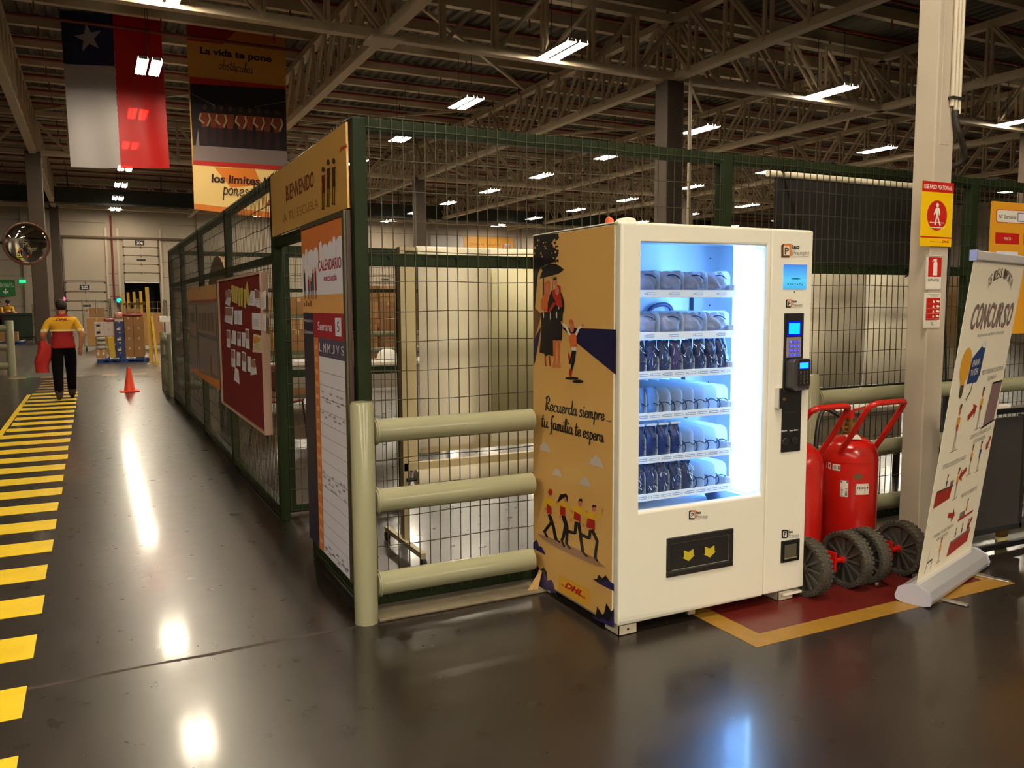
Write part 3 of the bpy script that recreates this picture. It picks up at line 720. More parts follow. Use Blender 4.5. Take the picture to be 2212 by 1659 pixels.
# clear printed vinyl hung on the fence
VIN = clearmat('clear_vinyl', (.8, .78, .74), .25, .12, (170, 162, 150), .35)
VPR = mat('vinyl_peach_print', (212, 160, 96), .35); VRD = mat('vinyl_red_print', (150, 70, 48), .35); VGR = mat('vinyl_grey_print', (128, 122, 122), .3); VDK = mat('vinyl_dark_print', (52, 48, 52), .3); VOR = mat('vinyl_orange_print', (220, 130, 50), .35)
t = thing('vinyl_poster', 'translucent vinyl poster with peach bands hung on the fence past the red board', 'poster', (1.07, 9.8, .67))
MB().box(1.07, 1.073, 8.43, 11.19, .665, 1.692).build('vinyl_sheet', VIN, t)
a = Art(lambda q: (1.0695, 11.19 - 2.76 * q[0], .665 + 1.027 * q[1]), (-1, 0, 0), .0012)
a.rect(0, .86, 1, 1, VPR); a.rect(.15, .83, .98, .86, VRD, 1); a.poly([(0, .0), (1, 0), (1, .09), (0, .03)], VOR); a.rect(.0, .1, .02, .86, VGR)
a.rect(.05, .45, .32, .8, VGR); a.rect(.38, .5, .95, .8, VGR); a.rect(.38, .12, .97, .46, VGR); a.rect(.06, .06, .3, .42, VGR)
for i in range(5): a.rect(.42 + i * .1, .54, .49 + i * .1, .72, VDK, 1)
a.rect(.1, .6, .26, .72, VDK, 1); a.rect(.75, .1, .8, .3, VRD, 1); a.line([(.36, .02), (.36, .8)], .01, VDK, 1)
a.done('poster_print', t)
for i in range(3): MB().cyl((1.066, 8.6 + i * 1.2, 1.67), (1.086, 8.6 + i * 1.2, 1.67), .012, 8).build('cable_tie', BLACK, t)
# round topped board inside the fence
t = thing('round_board', 'round topped ochre board with a red rim behind the vinyl poster', 'board', (1.25, 9.6, .8))
pr = [(1.25, 9.75 + 1.05 * math.cos(math.radians(q)), 1.1 + .93 * math.sin(math.radians(q))) for q in range(0, 181, 9)] + [(1.25, 8.7, .7), (1.25, 10.8, .7)]
MB().prism(pr, (.03, 0, 0)).build('board_panel', mat('ochre_print', (188, 142, 70), .5), t)
a = Art(lambda q: (1.2495, 9.75 - q[0], 1.1 + q[1]), (-1, 0, 0), .001)
for k in range(18):
    A0, A1 = math.radians(k * 10), math.radians(k * 10 + 10)
    a.poly([(1.05 * math.cos(A0), .93 * math.sin(A0)), (1.05 * math.cos(A1), .93 * math.sin(A1)), (.97 * math.cos(A1), .85 * math.sin(A1)), (.97 * math.cos(A0), .85 * math.sin(A0))], VRD)
for k in (40, 65, 90, 118, 145): a.rect(.65 * math.cos(math.radians(k)) - .11, .62 * math.sin(math.radians(k)) - .1, .65 * math.cos(math.radians(k)) + .11, .62 * math.sin(math.radians(k)) + .1, VRD, 1)
a.done('board_print', t)
# ------------------------------------------------------------------ vending machine
x0, x1, yf, yb, zb, zt = 2.012, 3.13, 2.965, 3.755, .05, 1.83
XS = 2.86                                  # split between the glass door and the control door
vm = thing('vending_machine', 'cream white vending machine with a blue lit window of protective gear', 'vending machine', (2.57, 3.36, 0))
INN = mat('white_inner_lining', (226, 232, 238), .4)
MB().box(x0, x0 + .014, yf + .045, yb, zb, zt - .004).build('side_panel', WMACH, vm, bevel=.002)
MB().box(x1 - .014, x1, yf + .03, yb, zb, zt - .004).build('side_panel', WMACH, vm, bevel=.002)
MB().box(x0 + .014, x1 - .014, yb - .014, yb, zb, zt - .004).build('back_panel', WMACH, vm)
MB().box(x0, x1, yf + .02, yb, zt - .012, zt).build('top_panel', WMACH, vm, bevel=.002)
MB().box(x0, x1, yf + .045, yb, zb - .006, zb + .02).build('bottom_panel', mat('galvanised_base', (150, 144, 130), .45, metal=.5), vm)
# lined product compartment
c = MB()
XR = 3.108
c.box(x0 + .016, XR, 3.6, 3.62, .5, zt - .02); c.box(x0 + .016, x0 + .03, 3.01, 3.6, .5, zt - .02); c.box(XR - .012, XR, 3.05, 3.6, .5, zt - .02); c.box(XS - .012, XR - .012, 3.04, 3.05, .5, zt - .02)
c.box(x0 + .03, XR - .012, 3.01, 3.6, zt - .04, zt - .02); c.box(x0 + .03, XR - .012, 3.01, 3.6, .5, .52)
lining = c.build('inner_lining', INN, vm)
h = MB()
for i in range(14): h.cyl((3.03, 3.599, .62 + i * .085), (3.03, 3.5965, .62 + i * .085), .004, 6)
for q in ((2.2, 1.7), (2.42, 1.71), (2.56, 1.72), (2.3, 1.66), (2.24, 1.4), (2.27, 1.4)): h.cyl((q[0], 3.599, q[1]), (q[0], 3.5965, q[1]), .005, 6)
h.build('screw', DARK, vm)
HOSE = mat('purple_grey_hose', (72, 70, 110), .4)
MB().tube(smoothline([(2.6, 3.59, 1.36), (2.61, 3.575, 1.445), (2.67, 3.57, 1.475), (2.74, 3.57, 1.46), (2.78, 3.58, 1.36)]), .012, 8).build('hose', HOSE, vm, smooth=60)
MB().tube(smoothline([(2.9, 3.59, 1.55), (2.89, 3.585, 1.3), (2.85, 3.59, 1.1), (2.87, 3.585, .9), (2.83, 3.59, .7)]), .01, 8).build('hose', mat('dark_hose', (40, 50, 80), .4), vm, smooth=60)
MB().prism([(2.6, 3.06, .522), (2.83, 3.06, .522), (2.72, 3.2, .56), (2.66, 3.2, .57)], (0, .004, .012)).build('drop_flap', mat('navy_flap', (34, 44, 84), .4), vm)
# light strip along the window's inner edge
LED = mat('blue_white_led', (220, 238, 255), .4, emit=LED_POWER * 2.5, erg=(.3, .62, 1.0))
s = MB(); n = 64
for i in range(n):
    z = .575 + i * (1.155 / n); d = 1.155 / n
    s.prism([(2.822, 3.014, z), (2.822, 3.014, z + d), (2.834, 3.014, z + d), (2.841, 3.014, z + d * .5), (2.834, 3.014, z)], (0, .006, 0))
s.build('led_strip_teeth', LED, vm)
MB().box(2.052, 2.066, 3.02, 3.028, .6, 1.7).build('hidden_fill_strip', mat('blue_white_fill_side', (220, 238, 255), .4, emit=LED_POWER * 1.2, erg=(.14, .44, 1.0)), vm)  # unseen strip added behind the door frame to brighten the compartment
MB().box(2.9, 2.912, 3.05, 3.27, .52, zt - .04).build('light_partition', INN, vm)
MB().box(2.893, 2.9, 3.035, 3.262, .535, 1.77).build('light_diffuser', mat('blue_white_diffuser', (235, 245, 255), .4, emit=LED_POWER, erg=(.17, .43, 1.0)), vm, bevel=.002)
# glass door: frame of four rails
def rail(nm, a, b_, c_, d_): return MB().box(a, b_, yf, yf + .042, c_, d_).build(nm, WMACH, DOOR, bevel=.006, seg=3)
DOOR = bpy.data.objects.new('glass_door', None); COL.objects.link(DOOR); DOOR.parent = vm; DOOR.matrix_parent_inverse = chain(vm).inverted()
WX0, WX1, WZ0, WZ1 = 2.117, 2.833, .562, 1.746
fr = MB(); oi = [(x0 + .002, zb + .004), (XS - .002, zb + .004), (XS - .002, zt - .002), (x0 + .002, zt - .002)]; ii = [(WX0, WZ0), (WX1, WZ0), (WX1, WZ1), (WX0, WZ1)]
vs = [(p[0], yf, p[1]) for p in oi] + [(p[0], yf, p[1]) for p in ii] + [(p[0], yf + .042, p[1]) for p in oi] + [(p[0], yf + .042, p[1]) for p in ii]
fc = []
for k in range(4):
    k2 = (k + 1) % 4
    fc += [(k, k2, 4 + k2, 4 + k), (8 + k2, 8 + k, 12 + k, 12 + k2), (k2, k, 8 + k, 8 + k2), (4 + k, 4 + k2, 12 + k2, 12 + k)]
fr.add(vs, fc).build('door_frame', WMACH, DOOR, bevel=.01, seg=3)
MB().box(WX0 - .004, WX1 + .004, yf + .022, yf + .025, WZ0 - .004, WZ1 + .004).build('glass_pane', clearmat('window_glass', (.96, .98, 1), .04, .01), DOOR)
MB().box(XS + .002, x1 - .001, yf, yf + .03, zb + .008, zt - .004).build('control_door', WMACH, vm, bevel=.008, seg=3)
# feet
for fx, fy in ((2.03, 2.985), (2.03, 3.6), (2.98, 2.985), (2.98, 3.6)):
    f = MB(); w, d, tk = .1, .11, .004
    f.box(fx, fx + w, fy, fy + tk, 0, .046); f.box(fx, fx + tk, fy, fy + d, 0, .046); f.box(fx, fx + w, fy, fy + d, 0, .004); f.box(fx + w - tk, fx + w, fy, fy + d, 0, .046)
    ft = f.build('foot', mat('grey_bracket', (196, 186, 164), .45), vm)
    MB().cyl((fx + .05, fy - .001, .025), (fx + .05, fy + .002, .025), .006, 8).build('bolt', DARK, ft)
MB().box(2.42, 2.46, 2.985, 3.0, .03, .05).build('bottom_catch', ALU, vm); MB().box(3.0, 3.125, 2.97, 3.08, .028, .04).build('bottom_catch', WMACH, vm)
# trays with price rails, lane dividers and spirals
COILM = mat('spiral_wire', (22, 34, 80), .4)
PRL = mat('price_rail_white', (236, 240, 244), .4); TAG = mat('price_tag_blue', (120, 160, 210), .5); TAGD = mat('price_tag_ink', (40, 70, 130), .5)
ZR = [1.508, 1.318, 1.142, .951, .752, .577]
DIV = {}
DIVM = fabricmat('frosted_divider', (232, 240, 246), 0.0, .55, .4)
for r, z in enumerate(ZR):
    lanes = 5 if r < 2 else 10; pitch = .137 if r < 2 else .0685; xs0 = 2.035
    tr = MB().box(xs0, 2.722, 3.075, 3.55, z + .012, z + .018).build('tray', INN, vm)
    MB().box(xs0, 2.722, 3.06, 3.066, z, z + .034).build('price_rail', PRL, tr, bevel=.001)
    MB().box(2.722, 2.734, 3.06, 3.2, z + .01, z + .06).build('tray_end', PRL, tr)
    a = Art(lambda p: (p[0], 3.06, p[1]), (0, -1, 0), .0006)
    for i in range(lanes):
        xc = xs0 + (i + .5) * pitch
        a.rect(xc - .022, z + .011, xc + .022, z + .023, TAG, 0); a.rect(xc - .02, z + .014, xc + .02, z + .02, PRL, 1)
        a.text(str(60 - r * 10 + i), (xc - .034, z + .012), (xc - .025, z + .012), (xc - .034, z + .022), TAGD, 1) if xc > 2.1 else None
    a.done('price_lettering', tr)
    hh = .108 if r < 2 else (.085 if r == 2 else .118)
    for i in range(lanes + 1):
        xd = xs0 + i * pitch
        pf = [(0, 3.086, 0), (0, 3.086, hh * .72), (0, 3.094, hh * .9), (0, 3.116, hh), (0, 3.54, hh), (0, 3.54, 0)]
        if hh not in DIV: DIV[hh] = MB().prism([(xx - .001, yy, zz) for xx, yy, zz in pf], (.002, 0, 0)).build('lane_divider', DIVM, tr, local=True); o = DIV[hh]
        else: o = DIV[hh].copy(); COL.objects.link(o)
        o.parent = tr; o.matrix_parent_inverse = chain(tr).inverted(); o.location = (xd, 0, z + .018)
    full = {0: 5, 1: 5, 2: 10, 3: 4, 4: 6, 5: 7}[r]
    rad = .042 if r < 2 else .0275
    for i in range(lanes):
        if r >= 2 and i < full and r != 4 and i % 2: pass
        key = ('c', rad)
        if key not in DIV:
            turns = 4 if r < 2 else 6
            pth = [(rad * math.cos(q * 2 * math.pi / 14 + .6), .005 + .4 * q / (turns * 14), rad * math.sin(q * 2 * math.pi / 14 + .6)) for q in range(turns * 14 + 1)]
            DIV[key] = MB().tube(pth, .0027, 6).build('dispensing_spiral', COILM, tr, smooth=60, local=True); o = DIV[key]
        else: o = DIV[key].copy(); COL.objects.link(o)
        o.parent = tr; o.matrix_parent_inverse = chain(tr).inverted(); o.location = (xs0 + (i + .5) * pitch, 3.068, z + .021 + rad)
# pouches on the spirals
def pouch(w, h_, d, seed, crimp=True):
    rnd = random.Random(seed); b = MB(); nx, nz = 9, 12; sides = []
    for sg in (-1, 1):
        g_ = []
        for jz in range(nz + 1):
            v = jz / nz
            for ix in range(nx + 1):
                u = ix / nx * 2 - 1
                t_ = (1 - abs(u) ** 3) ** .6 * (min(1, v * 5) ** .6) * (1 if not crimp else max(.06, min(1, (1 - v) * 2.6)) ** .8)
                ww = w / 2 * (1 - .1 * math.sin(v * math.pi) * (0 if crimp else 1))
                cr = (.10 * math.sin(u * 7 + v * 9 + seed) + .08 * math.sin(u * 17 - v * 13 + seed * 2)) * d
                g_.append((u * ww + .002 * rnd.uniform(-1, 1), sg * (t_ * d / 2) + cr * .5 * min(1, v * 4), v * h_ + .003 * rnd.uniform(-1, 1) * (jz == nz)))
        b.add(g_, [((jz * (nx + 1) + ix), (jz * (nx + 1) + ix + 1), ((jz + 1) * (nx + 1) + ix + 1), ((jz + 1) * (nx + 1) + ix))[::sg] for jz in range(nz) for ix in range(nx)])
    return b
PGREY = mat('slate_blue_pouch', (126, 136, 168), .35, var=.15, scale=40, bump=.3, bscale=70); PDARK = mat('dark_wrapped_pouch', (52, 60, 96), .14, var=.45, scale=55, bump=.6, bscale=60)
PPUR = mat('purple_dark_pouch', (70, 62, 104), .4, var=.1, scale=20); PCLOTH = mat('blue_cloth_glove', (86, 132, 196), .6, var=.15, scale=20, bump=.2); PNAVY = mat('navy_glove_pouch', (38, 52, 104), .3, var=.2, scale=20, bump=.2)
CLR = clearmat('cellophane', (.93, .96, 1.0), .35, .06)
FILMW = mat('shiny_film', (226, 234, 246), .1)
ct = 0
ROWN = ['top shelf', 'second shelf', 'third shelf', 'fourth shelf', 'fifth shelf', 'bottom shelf']
kinds = {0: ('safety_goggles_bag', PGREY, 'slate blue wrapped bag', 'bag'), 1: ('safety_goggles_bag', PGREY, 'pale slate wrapped bag', 'bag'), 2: ('glove_packet', PDARK, 'dark glove packet in crinkled film', 'packet'),
         3: ('cloth_glove', PCLOTH, 'light blue folded cloth glove', 'glove'), 4: ('glove_packet', PNAVY, 'navy glove packet with a pale cuff', 'packet'), 5: ('glove_packet', PDARK, 'dark glove packet in crinkled film', 'packet')}
for r, z in enumerate(ZR):
    lanes = 5 if r < 2 else 10; pitch = .137 if r < 2 else .0685
    n = {0: 5, 1: 5, 2: 10, 3: 4, 4: 6, 5: 7}[r]
    nm, m, lb, cat = kinds[r]
    for i in range(n):
        xc = 2.035 + (i + .5) * pitch
        if xc < 2.12: continue
        w, h_, d = (pitch * .86, .10, .07) if r < 2 else (pitch * .9, (.15, .125, .15, .14)[r - 2], .05)
        mm = m
        if r == 2 and i == 5: mm = PPUR
        b = pouch(w, h_, d, r * 17 + i, crimp=(r not in (3,)))
        o = b.build(nm, mm, None, smooth=70); o.location = (xc, 3.105, z + .02)
        if r < 2: o.rotation_euler = (-.12, 0, .12 * math.sin(i * 2.1 + r))
        tag(o, '%s, %s of the machine, %s from the hinge' % (lb, ROWN[r], ORD[max(0, i - (0 if r < 2 else 1))]), cat, 'wares in the vending machine')
        if r in (4,):
            MB().box(-w * .45, w * .45, -.02, .02, h_ * .98, h_ * 1.06).build('cuff', FILMW, o, bevel=.004, local=True)
        if r in (2, 5):
            f = MB(); rnd = random.Random(r * 31 + i)
            for q in range(6):
                ax, az = rnd.uniform(-.4, .3) * w, rnd.uniform(.3, .95) * h_; L_ = rnd.uniform(.015, .04); an = rnd.uniform(-1.2, 1.2)
                f.prism([(ax, -d * .5 - .004, az), (ax + L_ * math.sin(an), -d * .5 - .006, az - L_ * math.cos(an)), (ax + L_ * math.sin(an) + .004, -d * .5 - .004, az - L_ * math.cos(an) + .002)], (0, .001, 0))
            f.build('film_fold', FILMW, o, local=True)
# things on the front doors
PF = lambda p: onY(p, yf - .0005)
LOR = mat('logo_orange', (208, 128, 72), .4); LBR = mat('logo_brown', (92, 58, 34), .4); LGR = mat('logo_grey', (120, 116, 110), .4)
def logo(x, y, s, fn, dark, face, name, parent=vm):
    """boxed P emblem with the two lettered lines; x, y: upper corner, s: height of the emblem in drawing units"""
    a = Art(fn, (0, -1, 0), .0007)
    a.poly([(x, y + .12 * s), (x + .16 * s, y), (x + .74 * s, y), (x + .74 * s, y + .86 * s), (x + .56 * s, y + s), (x, y + s)], dark)
    a.poly([(x + .2 * s, y), (x + .74 * s, y), (x + .74 * s, y + .86 * s), (x + .58 * s, y + .98 * s), (x + .6 * s, y + .2 * s), (x + .2 * s, y + .2 * s)], face, 1)
    a.rect(x + .16 * s, y + .2 * s, x + .58 * s, y + .84 * s, WMACH, 2)
    a.text('P', (x + .24 * s, y + .78 * s), (x + .54 * s, y + .78 * s), (x + .24 * s, y + .26 * s), dark, 3, bold=.04)
    a.text('Iso', (x + .8 * s, y + .42 * s), (x + 1.32 * s, y + .39 * s), (x + .8 * s, y + .08 * s), INK, 1, bold=.035)
    a.text('Prevent', (x + .8 * s, y + .86 * s), (x + 2.02 * s, y + .83 * s), (x + .8 * s, y + .5 * s), LGR, 1)
    a.line([(x + .8 * s, y + .95 * s), (x + 1.95 * s, y + .91 * s)], .025 * s, LGR, 1)
    a.done(name, parent)
logo(1687.3, 526.5, 30, PF, LBR, LOR, 'logo_print'); logo(1697.2, 646.5, 18, PF, INK, LOR, 'logo_print'); logo(1488, 1102, 20, PF, INK, LOR, 'logo_print', DOOR); logo(1688.2, 1144, 18.5, PF, INK, INK, 'logo_print')
# upper screen
def screenmat():
    m = bpy.data.materials.new('blue_sky_screen'); m.use_nodes = True; nt = m.node_tree; b = nt.nodes['Principled BSDF']
    tc = nt.nodes.new('ShaderNodeTexCoord'); sp_ = nt.nodes.new('ShaderNodeSeparateXYZ'); cr = nt.nodes.new('ShaderNodeValToRGB')
    nt.links.new(tc.outputs['Generated'], sp_.inputs[0]); nt.links.new(sp_.outputs['Z'], cr.inputs['Fac'])
    e = cr.color_ramp.elements; e[0].position = 0; e[0].color = (*L3((70, 180, 238)), 1); e[1].position = 1; e[1].color = (*L3((62, 132, 232)), 1)
    k = e.new(.35); k.color = (*L3((90, 205, 250)), 1)
    nt.links.new(cr.outputs['Color'], b.inputs['Emission Color']); b.inputs['Emission Strength'].default_value = 1.0; b.inputs['Base Color'].default_value = (.02, .03, .05, 1); b.inputs['Roughness'].default_value = .2
    return m
SCR = MB().box(2.938, 3.089, yf - .003, yf - .0005, 1.547, 1.664).build('display_screen', screenmat(), vm)
a = Art(lambda p: (2.938 + .151 * p[0], yf - .003, 1.547 + .117 * p[1]), (0, -1, 0), .0006)
SEA = mat('screen_island', (20, 110, 140), .3, emit=.25, erg=L3((30, 120, 150)))
a.oval(.52, .42, .2, .03, SEA); [a.oval(.2 + .1 * i, .2 + .03 * math.sin(i * 3), .03, .03, SEA, 0, 8) for i in range(7)]
a.done('screen_print', SCR)
MB().cyl((3.012, yf - .002, 1.533), (3.012, yf + .001, 1.533), .003, 8).build('sensor_dot', DARK, vm)
pn = MB().box(2.951, 3.076, yf - .006, yf + .001, .757, 1.431).build('control_panel', BLACK, vm, bevel=.003)
LCD = mat('cyan_lcd', (30, 160, 250), .2, emit=1.3, erg=L3((0, 168, 255))); LCDB = mat('deep_blue_lcd', (10, 20, 160), .2, emit=.8, erg=L3((0, 0, 220)))
MB().box(2.972, 3.055, yf - .0075, yf - .0055, 1.322, 1.392).build('lcd_bezel', LCDB, pn); MB().box(2.977, 3.047, yf - .0085, yf - .007, 1.332, 1.384).build('lcd', LCD, pn)
MB().box(2.962, 3.055, yf - .013, yf - .005, 1.218, 1.316).build('keypad_plate', mat('keypad_steel', (168, 148, 138), .4, metal=.4), pn, bevel=.002)
KEYM = mat('lit_blue_key', (60, 70, 190), .3, emit=.5, erg=L3((60, 80, 255)))
kp = bpy.data.objects.new('keypad', None)
for r in range(4):
    for c_ in range(3):
        xk, zk = 2.974 + c_ * .025, 1.288 - r * .0215
        k_ = MB().box(xk, xk + .017, yf - .017, yf - .012, zk, zk + .014).build('key', KEYM, pn, bevel=.0015)
        a = Art(lambda p: (p[0], yf - .017, p[1]), (0, -1, 0), .0004); ch = '123456789*0#'[r * 3 + c_]
        a.text(ch, (xk + .006, zk + .003), (xk + .011, zk + .003), (xk + .006, zk + .011), WHITE); a.done('lettering', k_)
cr_ = MB().prism([(2.965, yf - .05, 1.2), (2.965, yf - .05, 1.075), (2.985, yf - .056, 1.06), (3.085, yf - .045, 1.062), (3.1, yf - .03, 1.08), (3.1, yf - .03, 1.195), (3.085, yf - .045, 1.212), (2.985, yf - .056, 1.215)], (0, .05, 0)).build('card_reader', mat('charcoal_reader', (58, 56, 58), .4), vm, bevel=.006)
a = Art(lambda p: (p[0], yf - .053 + (p[0] - 2.985) * .11, p[1]), (0, -1, 0), .004)
a.rect(3.0, 1.085, 3.085, 1.205, BLACK); a.rect(3.004, 1.165, 3.075, 1.198, LCDB, 1); a.rect(3.006, 1.168, 3.068, 1.195, LCD, 2)
for r in range(4):
    for c_ in range(3): a.text('123456789*0#'[r * 3 + c_], (3.012 + c_ * .024, 1.144 - r * .017), (3.019 + c_ * .024, 1.144 - r * .017), (3.012 + c_ * .024, 1.155 - r * .017), ALU, 1)
a.done('reader_print', cr_)
MB().box(2.906, 2.93, yf - .03, yf + .001, .976, 1.076).box(2.93, 2.955, yf - .024, yf + .001, .985, 1.06).build('lock_handle', mat('chrome', (222, 222, 226), .12, metal=1.0), vm, bevel=.004)
MB().cyl((2.942, yf - .027, 1.02), (2.942, yf - .02, 1.02), .007, 10).build('lock_cylinder', mat('brass', (150, 120, 80), .3, metal=.8), vm)
a = Art(lambda p: onY(zoom(1640, 740, 5.53)(p), yf - .006), (0, -1, 0), .0006)
a.text('Change', (258, 1075), (330, 1066), (258, 1048), WHITE, bold=.02); a.text('Insert Coins', (362, 1062), (462, 1050), (362, 1042), WHITE, bold=.02)
a.line([(300, 838), (430, 828)], 1.5, LGR); a.done('panel_lettering', pn)
SLOT = mat('dark_coin_knob', (38, 36, 36), .35)
for px_ in ((308, 1185), (420, 1172)):
    q = onY(zoom(1640, 740, 5.53)(px_), yf - .006)
    MB().cyl((q.x, yf - .006, q.z), (q.x, yf - .012, q.z), .0195, 18).build('coin_button', SLOT, pn, smooth=40, bevel=.002)
    MB().box(q.x - .009, q.x + .009, yf - .0135, yf - .012, q.z - .0015, q.z + .0015).build('coin_slot', BLACK, pn)
cr2 = MB().box(2.969, 3.09, yf - .008, yf + .001, .204, .314).build('coin_return', BLACK, vm, bevel=.004)
MB().box(2.988, 3.066, yf - .0095, yf - .007, .222, .292).build('coin_flap', mat('smoked_flap', (86, 80, 66), .25), cr2, bevel=.002); MB().box(2.988, 3.066, yf - .012, yf - .008, .222, .227).build('flap_lip', mat('brass_dull', (140, 124, 92), .4), cr2)
dp = bpy.data.objects.new('dispensing_hatch', None); COL.objects.link(dp); dp.parent = DOOR; dp.matrix_parent_inverse = chain(DOOR).inverted()
HX0, HX1, HZ0, HZ1 = 2.272, 2.661, .238, .421
HB = mat('hatch_black', (30, 28, 26), .42)
for a_, b_, c_, d_ in ((HX0, HX1, HZ0, HZ0 + .028), (HX0, HX1, HZ1 - .028, HZ1), (HX0, HX0 + .028, HZ0 + .028, HZ1 - .028), (HX1 - .022, HX1, HZ0 + .028, HZ1 - .028)):
    MB().box(a_, b_, yf - .008, yf + .004, c_, d_).build('hatch_frame', HB, DOOR, bevel=.004)
fl2 = MB().box(HX0 + .03, HX1 - .024, yf - .003, yf + .002, HZ0 + .03, HZ1 - .03).build('hatch_flap', HB, DOOR, bevel=.003)
bpy.data.objects.remove(dp)
a = Art(lambda p: onY(zoom(1400, 1080, 5.821)(p), yf - .003), (0, -1, 0), .0006)
YAR = mat('yellow_arrow_sticker', (196, 176, 44), .4, var=.2, scale=60)
for ox, oy in ((0, 0), (265, -45)):
    a = Art(lambda p: onY(zoom(1400, 1080, 5.821)(p), yf - .003), (0, -1, 0), .0006)
    a.poly([(448 + ox, 632 + oy), (508 + ox, 655 + oy), (510 + ox, 768 + oy), (432 + ox, 728 + oy), (450 + ox, 720 + oy)], YAR); a.poly([(508 + ox, 655 + oy), (568 + ox, 612 + oy), (570 + ox, 692 + oy), (588 + ox, 690 + oy), (510 + ox, 768 + oy)], YAR)
    a.done('arrow_sticker', fl2)
# ------------------------------------------------------------------ printed side of the machine
SIDE = lambda ox, oy, s_: (lambda p: onX(zoom(ox, oy, s_)(p), x0 - .0005))
OCH = mat('ochre_side_print', (222, 174, 100), .3, var=.03, scale=2)
PNB = mat('print_black', (22, 18, 24), .35); PNV = mat('print_navy', (26, 24, 66), .35); PRD = mat('print_red', (176, 36, 30), .35); POR = mat('print_orange', (214, 104, 50), .35); PYL = mat('print_yellow', (226, 178, 44), .35)
PSK = mat('print_skin', (206, 120, 92), .35); PWH = mat('print_white', (226, 214, 196), .35); PMV = mat('print_mauve', (166, 124, 96), .35); PBR = mat('print_brown', (112, 78, 44), .35); PVI = mat('print_violet', (44, 36, 92), .35); PCL = mat('print_cloud', (206, 192, 182), .35)
sd = MB().box(x0 - .0007, x0, yf + .05, yb - .003, zb + .003, zt - .012).build('side_print_sheet', OCH, vm)
a = Art(SIDE(1130, 470, 4.148), (-1, 0, 0), .0010)
a.poly([(350, 985), (836, 1003), (832, 1408), (488, 1128)], PNV)
a.poly([(94, 1100), (165, 972), (108, 1300), (94, 1322)], PNV); a.poly([(104, 805), (166, 866), (104, 1092), (94, 1100), (94, 800)], PBR)
a.poly([(94, 168), (320, 142), (316, 190), (292, 212), (272, 196), (262, 232), (272, 262), (318, 300), (316, 342), (296, 362), (300, 392), (262, 404), (238, 412), (210, 420), (190, 432), (184, 470), (166, 468), (168, 440), (136, 490), (124, 620), (108, 806), (94, 830)], PNB, 1)
rnd = random.Random(4)
for i in range(18):
    cx, cy = rnd.uniform(96, 312), rnd.uniform(180, 405)
    a.oval(cx, cy, rnd.uniform(3, 8), rnd.uniform(4, 14), OCH, 2, 7)
for i in range(26): a.oval(300 + rnd.uniform(-14, 16), rnd.uniform(160, 400), rnd.uniform(5, 12), rnd.uniform(5, 10), PNB, 1, 6)
a.poly([(150, 549), (170, 490), (196, 436), (240, 411), (300, 418), (340, 440), (370, 467), (320, 502), (236, 525)], PNB, 3)
a.line([(184, 530), (184, 700)], 10, PNB, 2); a.line([(262, 520), (266, 640)], 5, PNB, 2)
a.poly([(192, 590), (225, 560), (246, 580), (244, 660), (226, 720), (222, 850), (192, 845), (165, 820), (164, 740), (190, 690)], POR, 3); a.oval(222, 640, 22, 48, PSK, 4)
a.poly([(240, 700), (262, 650), (300, 640), (350, 680), (374, 760), (372, 820), (358, 870), (358, 920), (352, 1100), (306, 1104), (270, 1094), (272, 1242), (232, 1230), (205, 1245), (188, 1216), (150, 1210), (166, 1040), (166, 850), (222, 845), (226, 760)], PNB, 4)
a.oval(292, 575, 17, 32, PSK, 5); a.poly([(272, 560), (280, 535), (306, 533), (308, 560)], PNB, 6)
a.poly([(290, 640), (312, 602), (340, 615), (342, 680), (356, 800), (330, 805), (300, 780), (290, 740), (268, 700), (266, 650)], PRD, 5); a.oval(310, 655, 18, 40, PSK, 6); a.poly([(230, 840), (275, 755), (300, 770), (250, 845), (212, 852)], PRD, 6)
for q in ((190, 870, 4, 34), (250, 880, 4, 38), (306, 872, 6, 34), (326, 810, 4, 14)): a.oval(*q, PWH, 7, 8)
for xl in (200, 240): a.line([(xl, 1240), (xl + 4, 1310)], 10, PRD, 4); a.poly([(xl - 4, 1300), (xl + 8, 1300), (xl + 16, 1332), (xl + 2, 1326)], PRD, 5)
for xl in (286, 322): a.line([(xl, 1100), (xl + 2, 1290)], 18, POR, 4); a.poly([(xl - 10, 1284), (xl + 10, 1284), (xl + 22, 1346), (xl - 22, 1344)], LOR, 5)
a.poly([(420, 1040), (480, 1036), (488, 1160), (432, 1166), (414, 1090)], POR, 4); a.oval(442, 985, 19, 44, PSK, 5); a.poly([(416, 960), (420, 920), (438, 906), (456, 930), (462, 962), (440, 946)], POR, 6)
a.line([(422, 1050), (395, 990), (352, 940)], 20, PWH, 4); a.line([(478, 1050), (500, 995), (534, 970)], 20, PWH, 4); a.oval(354, 940, 12, 13, PSK, 5, 8); a.oval(540, 966, 14, 13, PSK, 5, 8)
a.poly([(438, 1160), (482, 1158), (480, 1194), (440, 1190)], PWH, 5); a.poly([(444, 1186), (480, 1192), (470, 1280), (448, 1362), (428, 1356), (448, 1240), (430, 1314), (412, 1310)], PNB, 4)
a.poly([(422, 1356), (448, 1360), (432, 1440), (414, 1400)], PRD, 5); a.poly([(404, 1240), (414, 1204), (426, 1250), (416, 1290)], PRD, 5)
a.oval(440, 1440, 60, 14, PNB, 3); a.oval(495, 1468, 50, 16, PNB, 3)
a.done('family_print', sd)
a = Art(SIDE(1130, 830, 5.926), (-1, 0, 0), .0012)
a.hand('Recuerda siempre ...', (283, 330), (1130, 482), (8, -165), PNB, 15); a.hand('tu familia te espera', (236, 540), (1036, 742), (6, -165), PNB, 15)
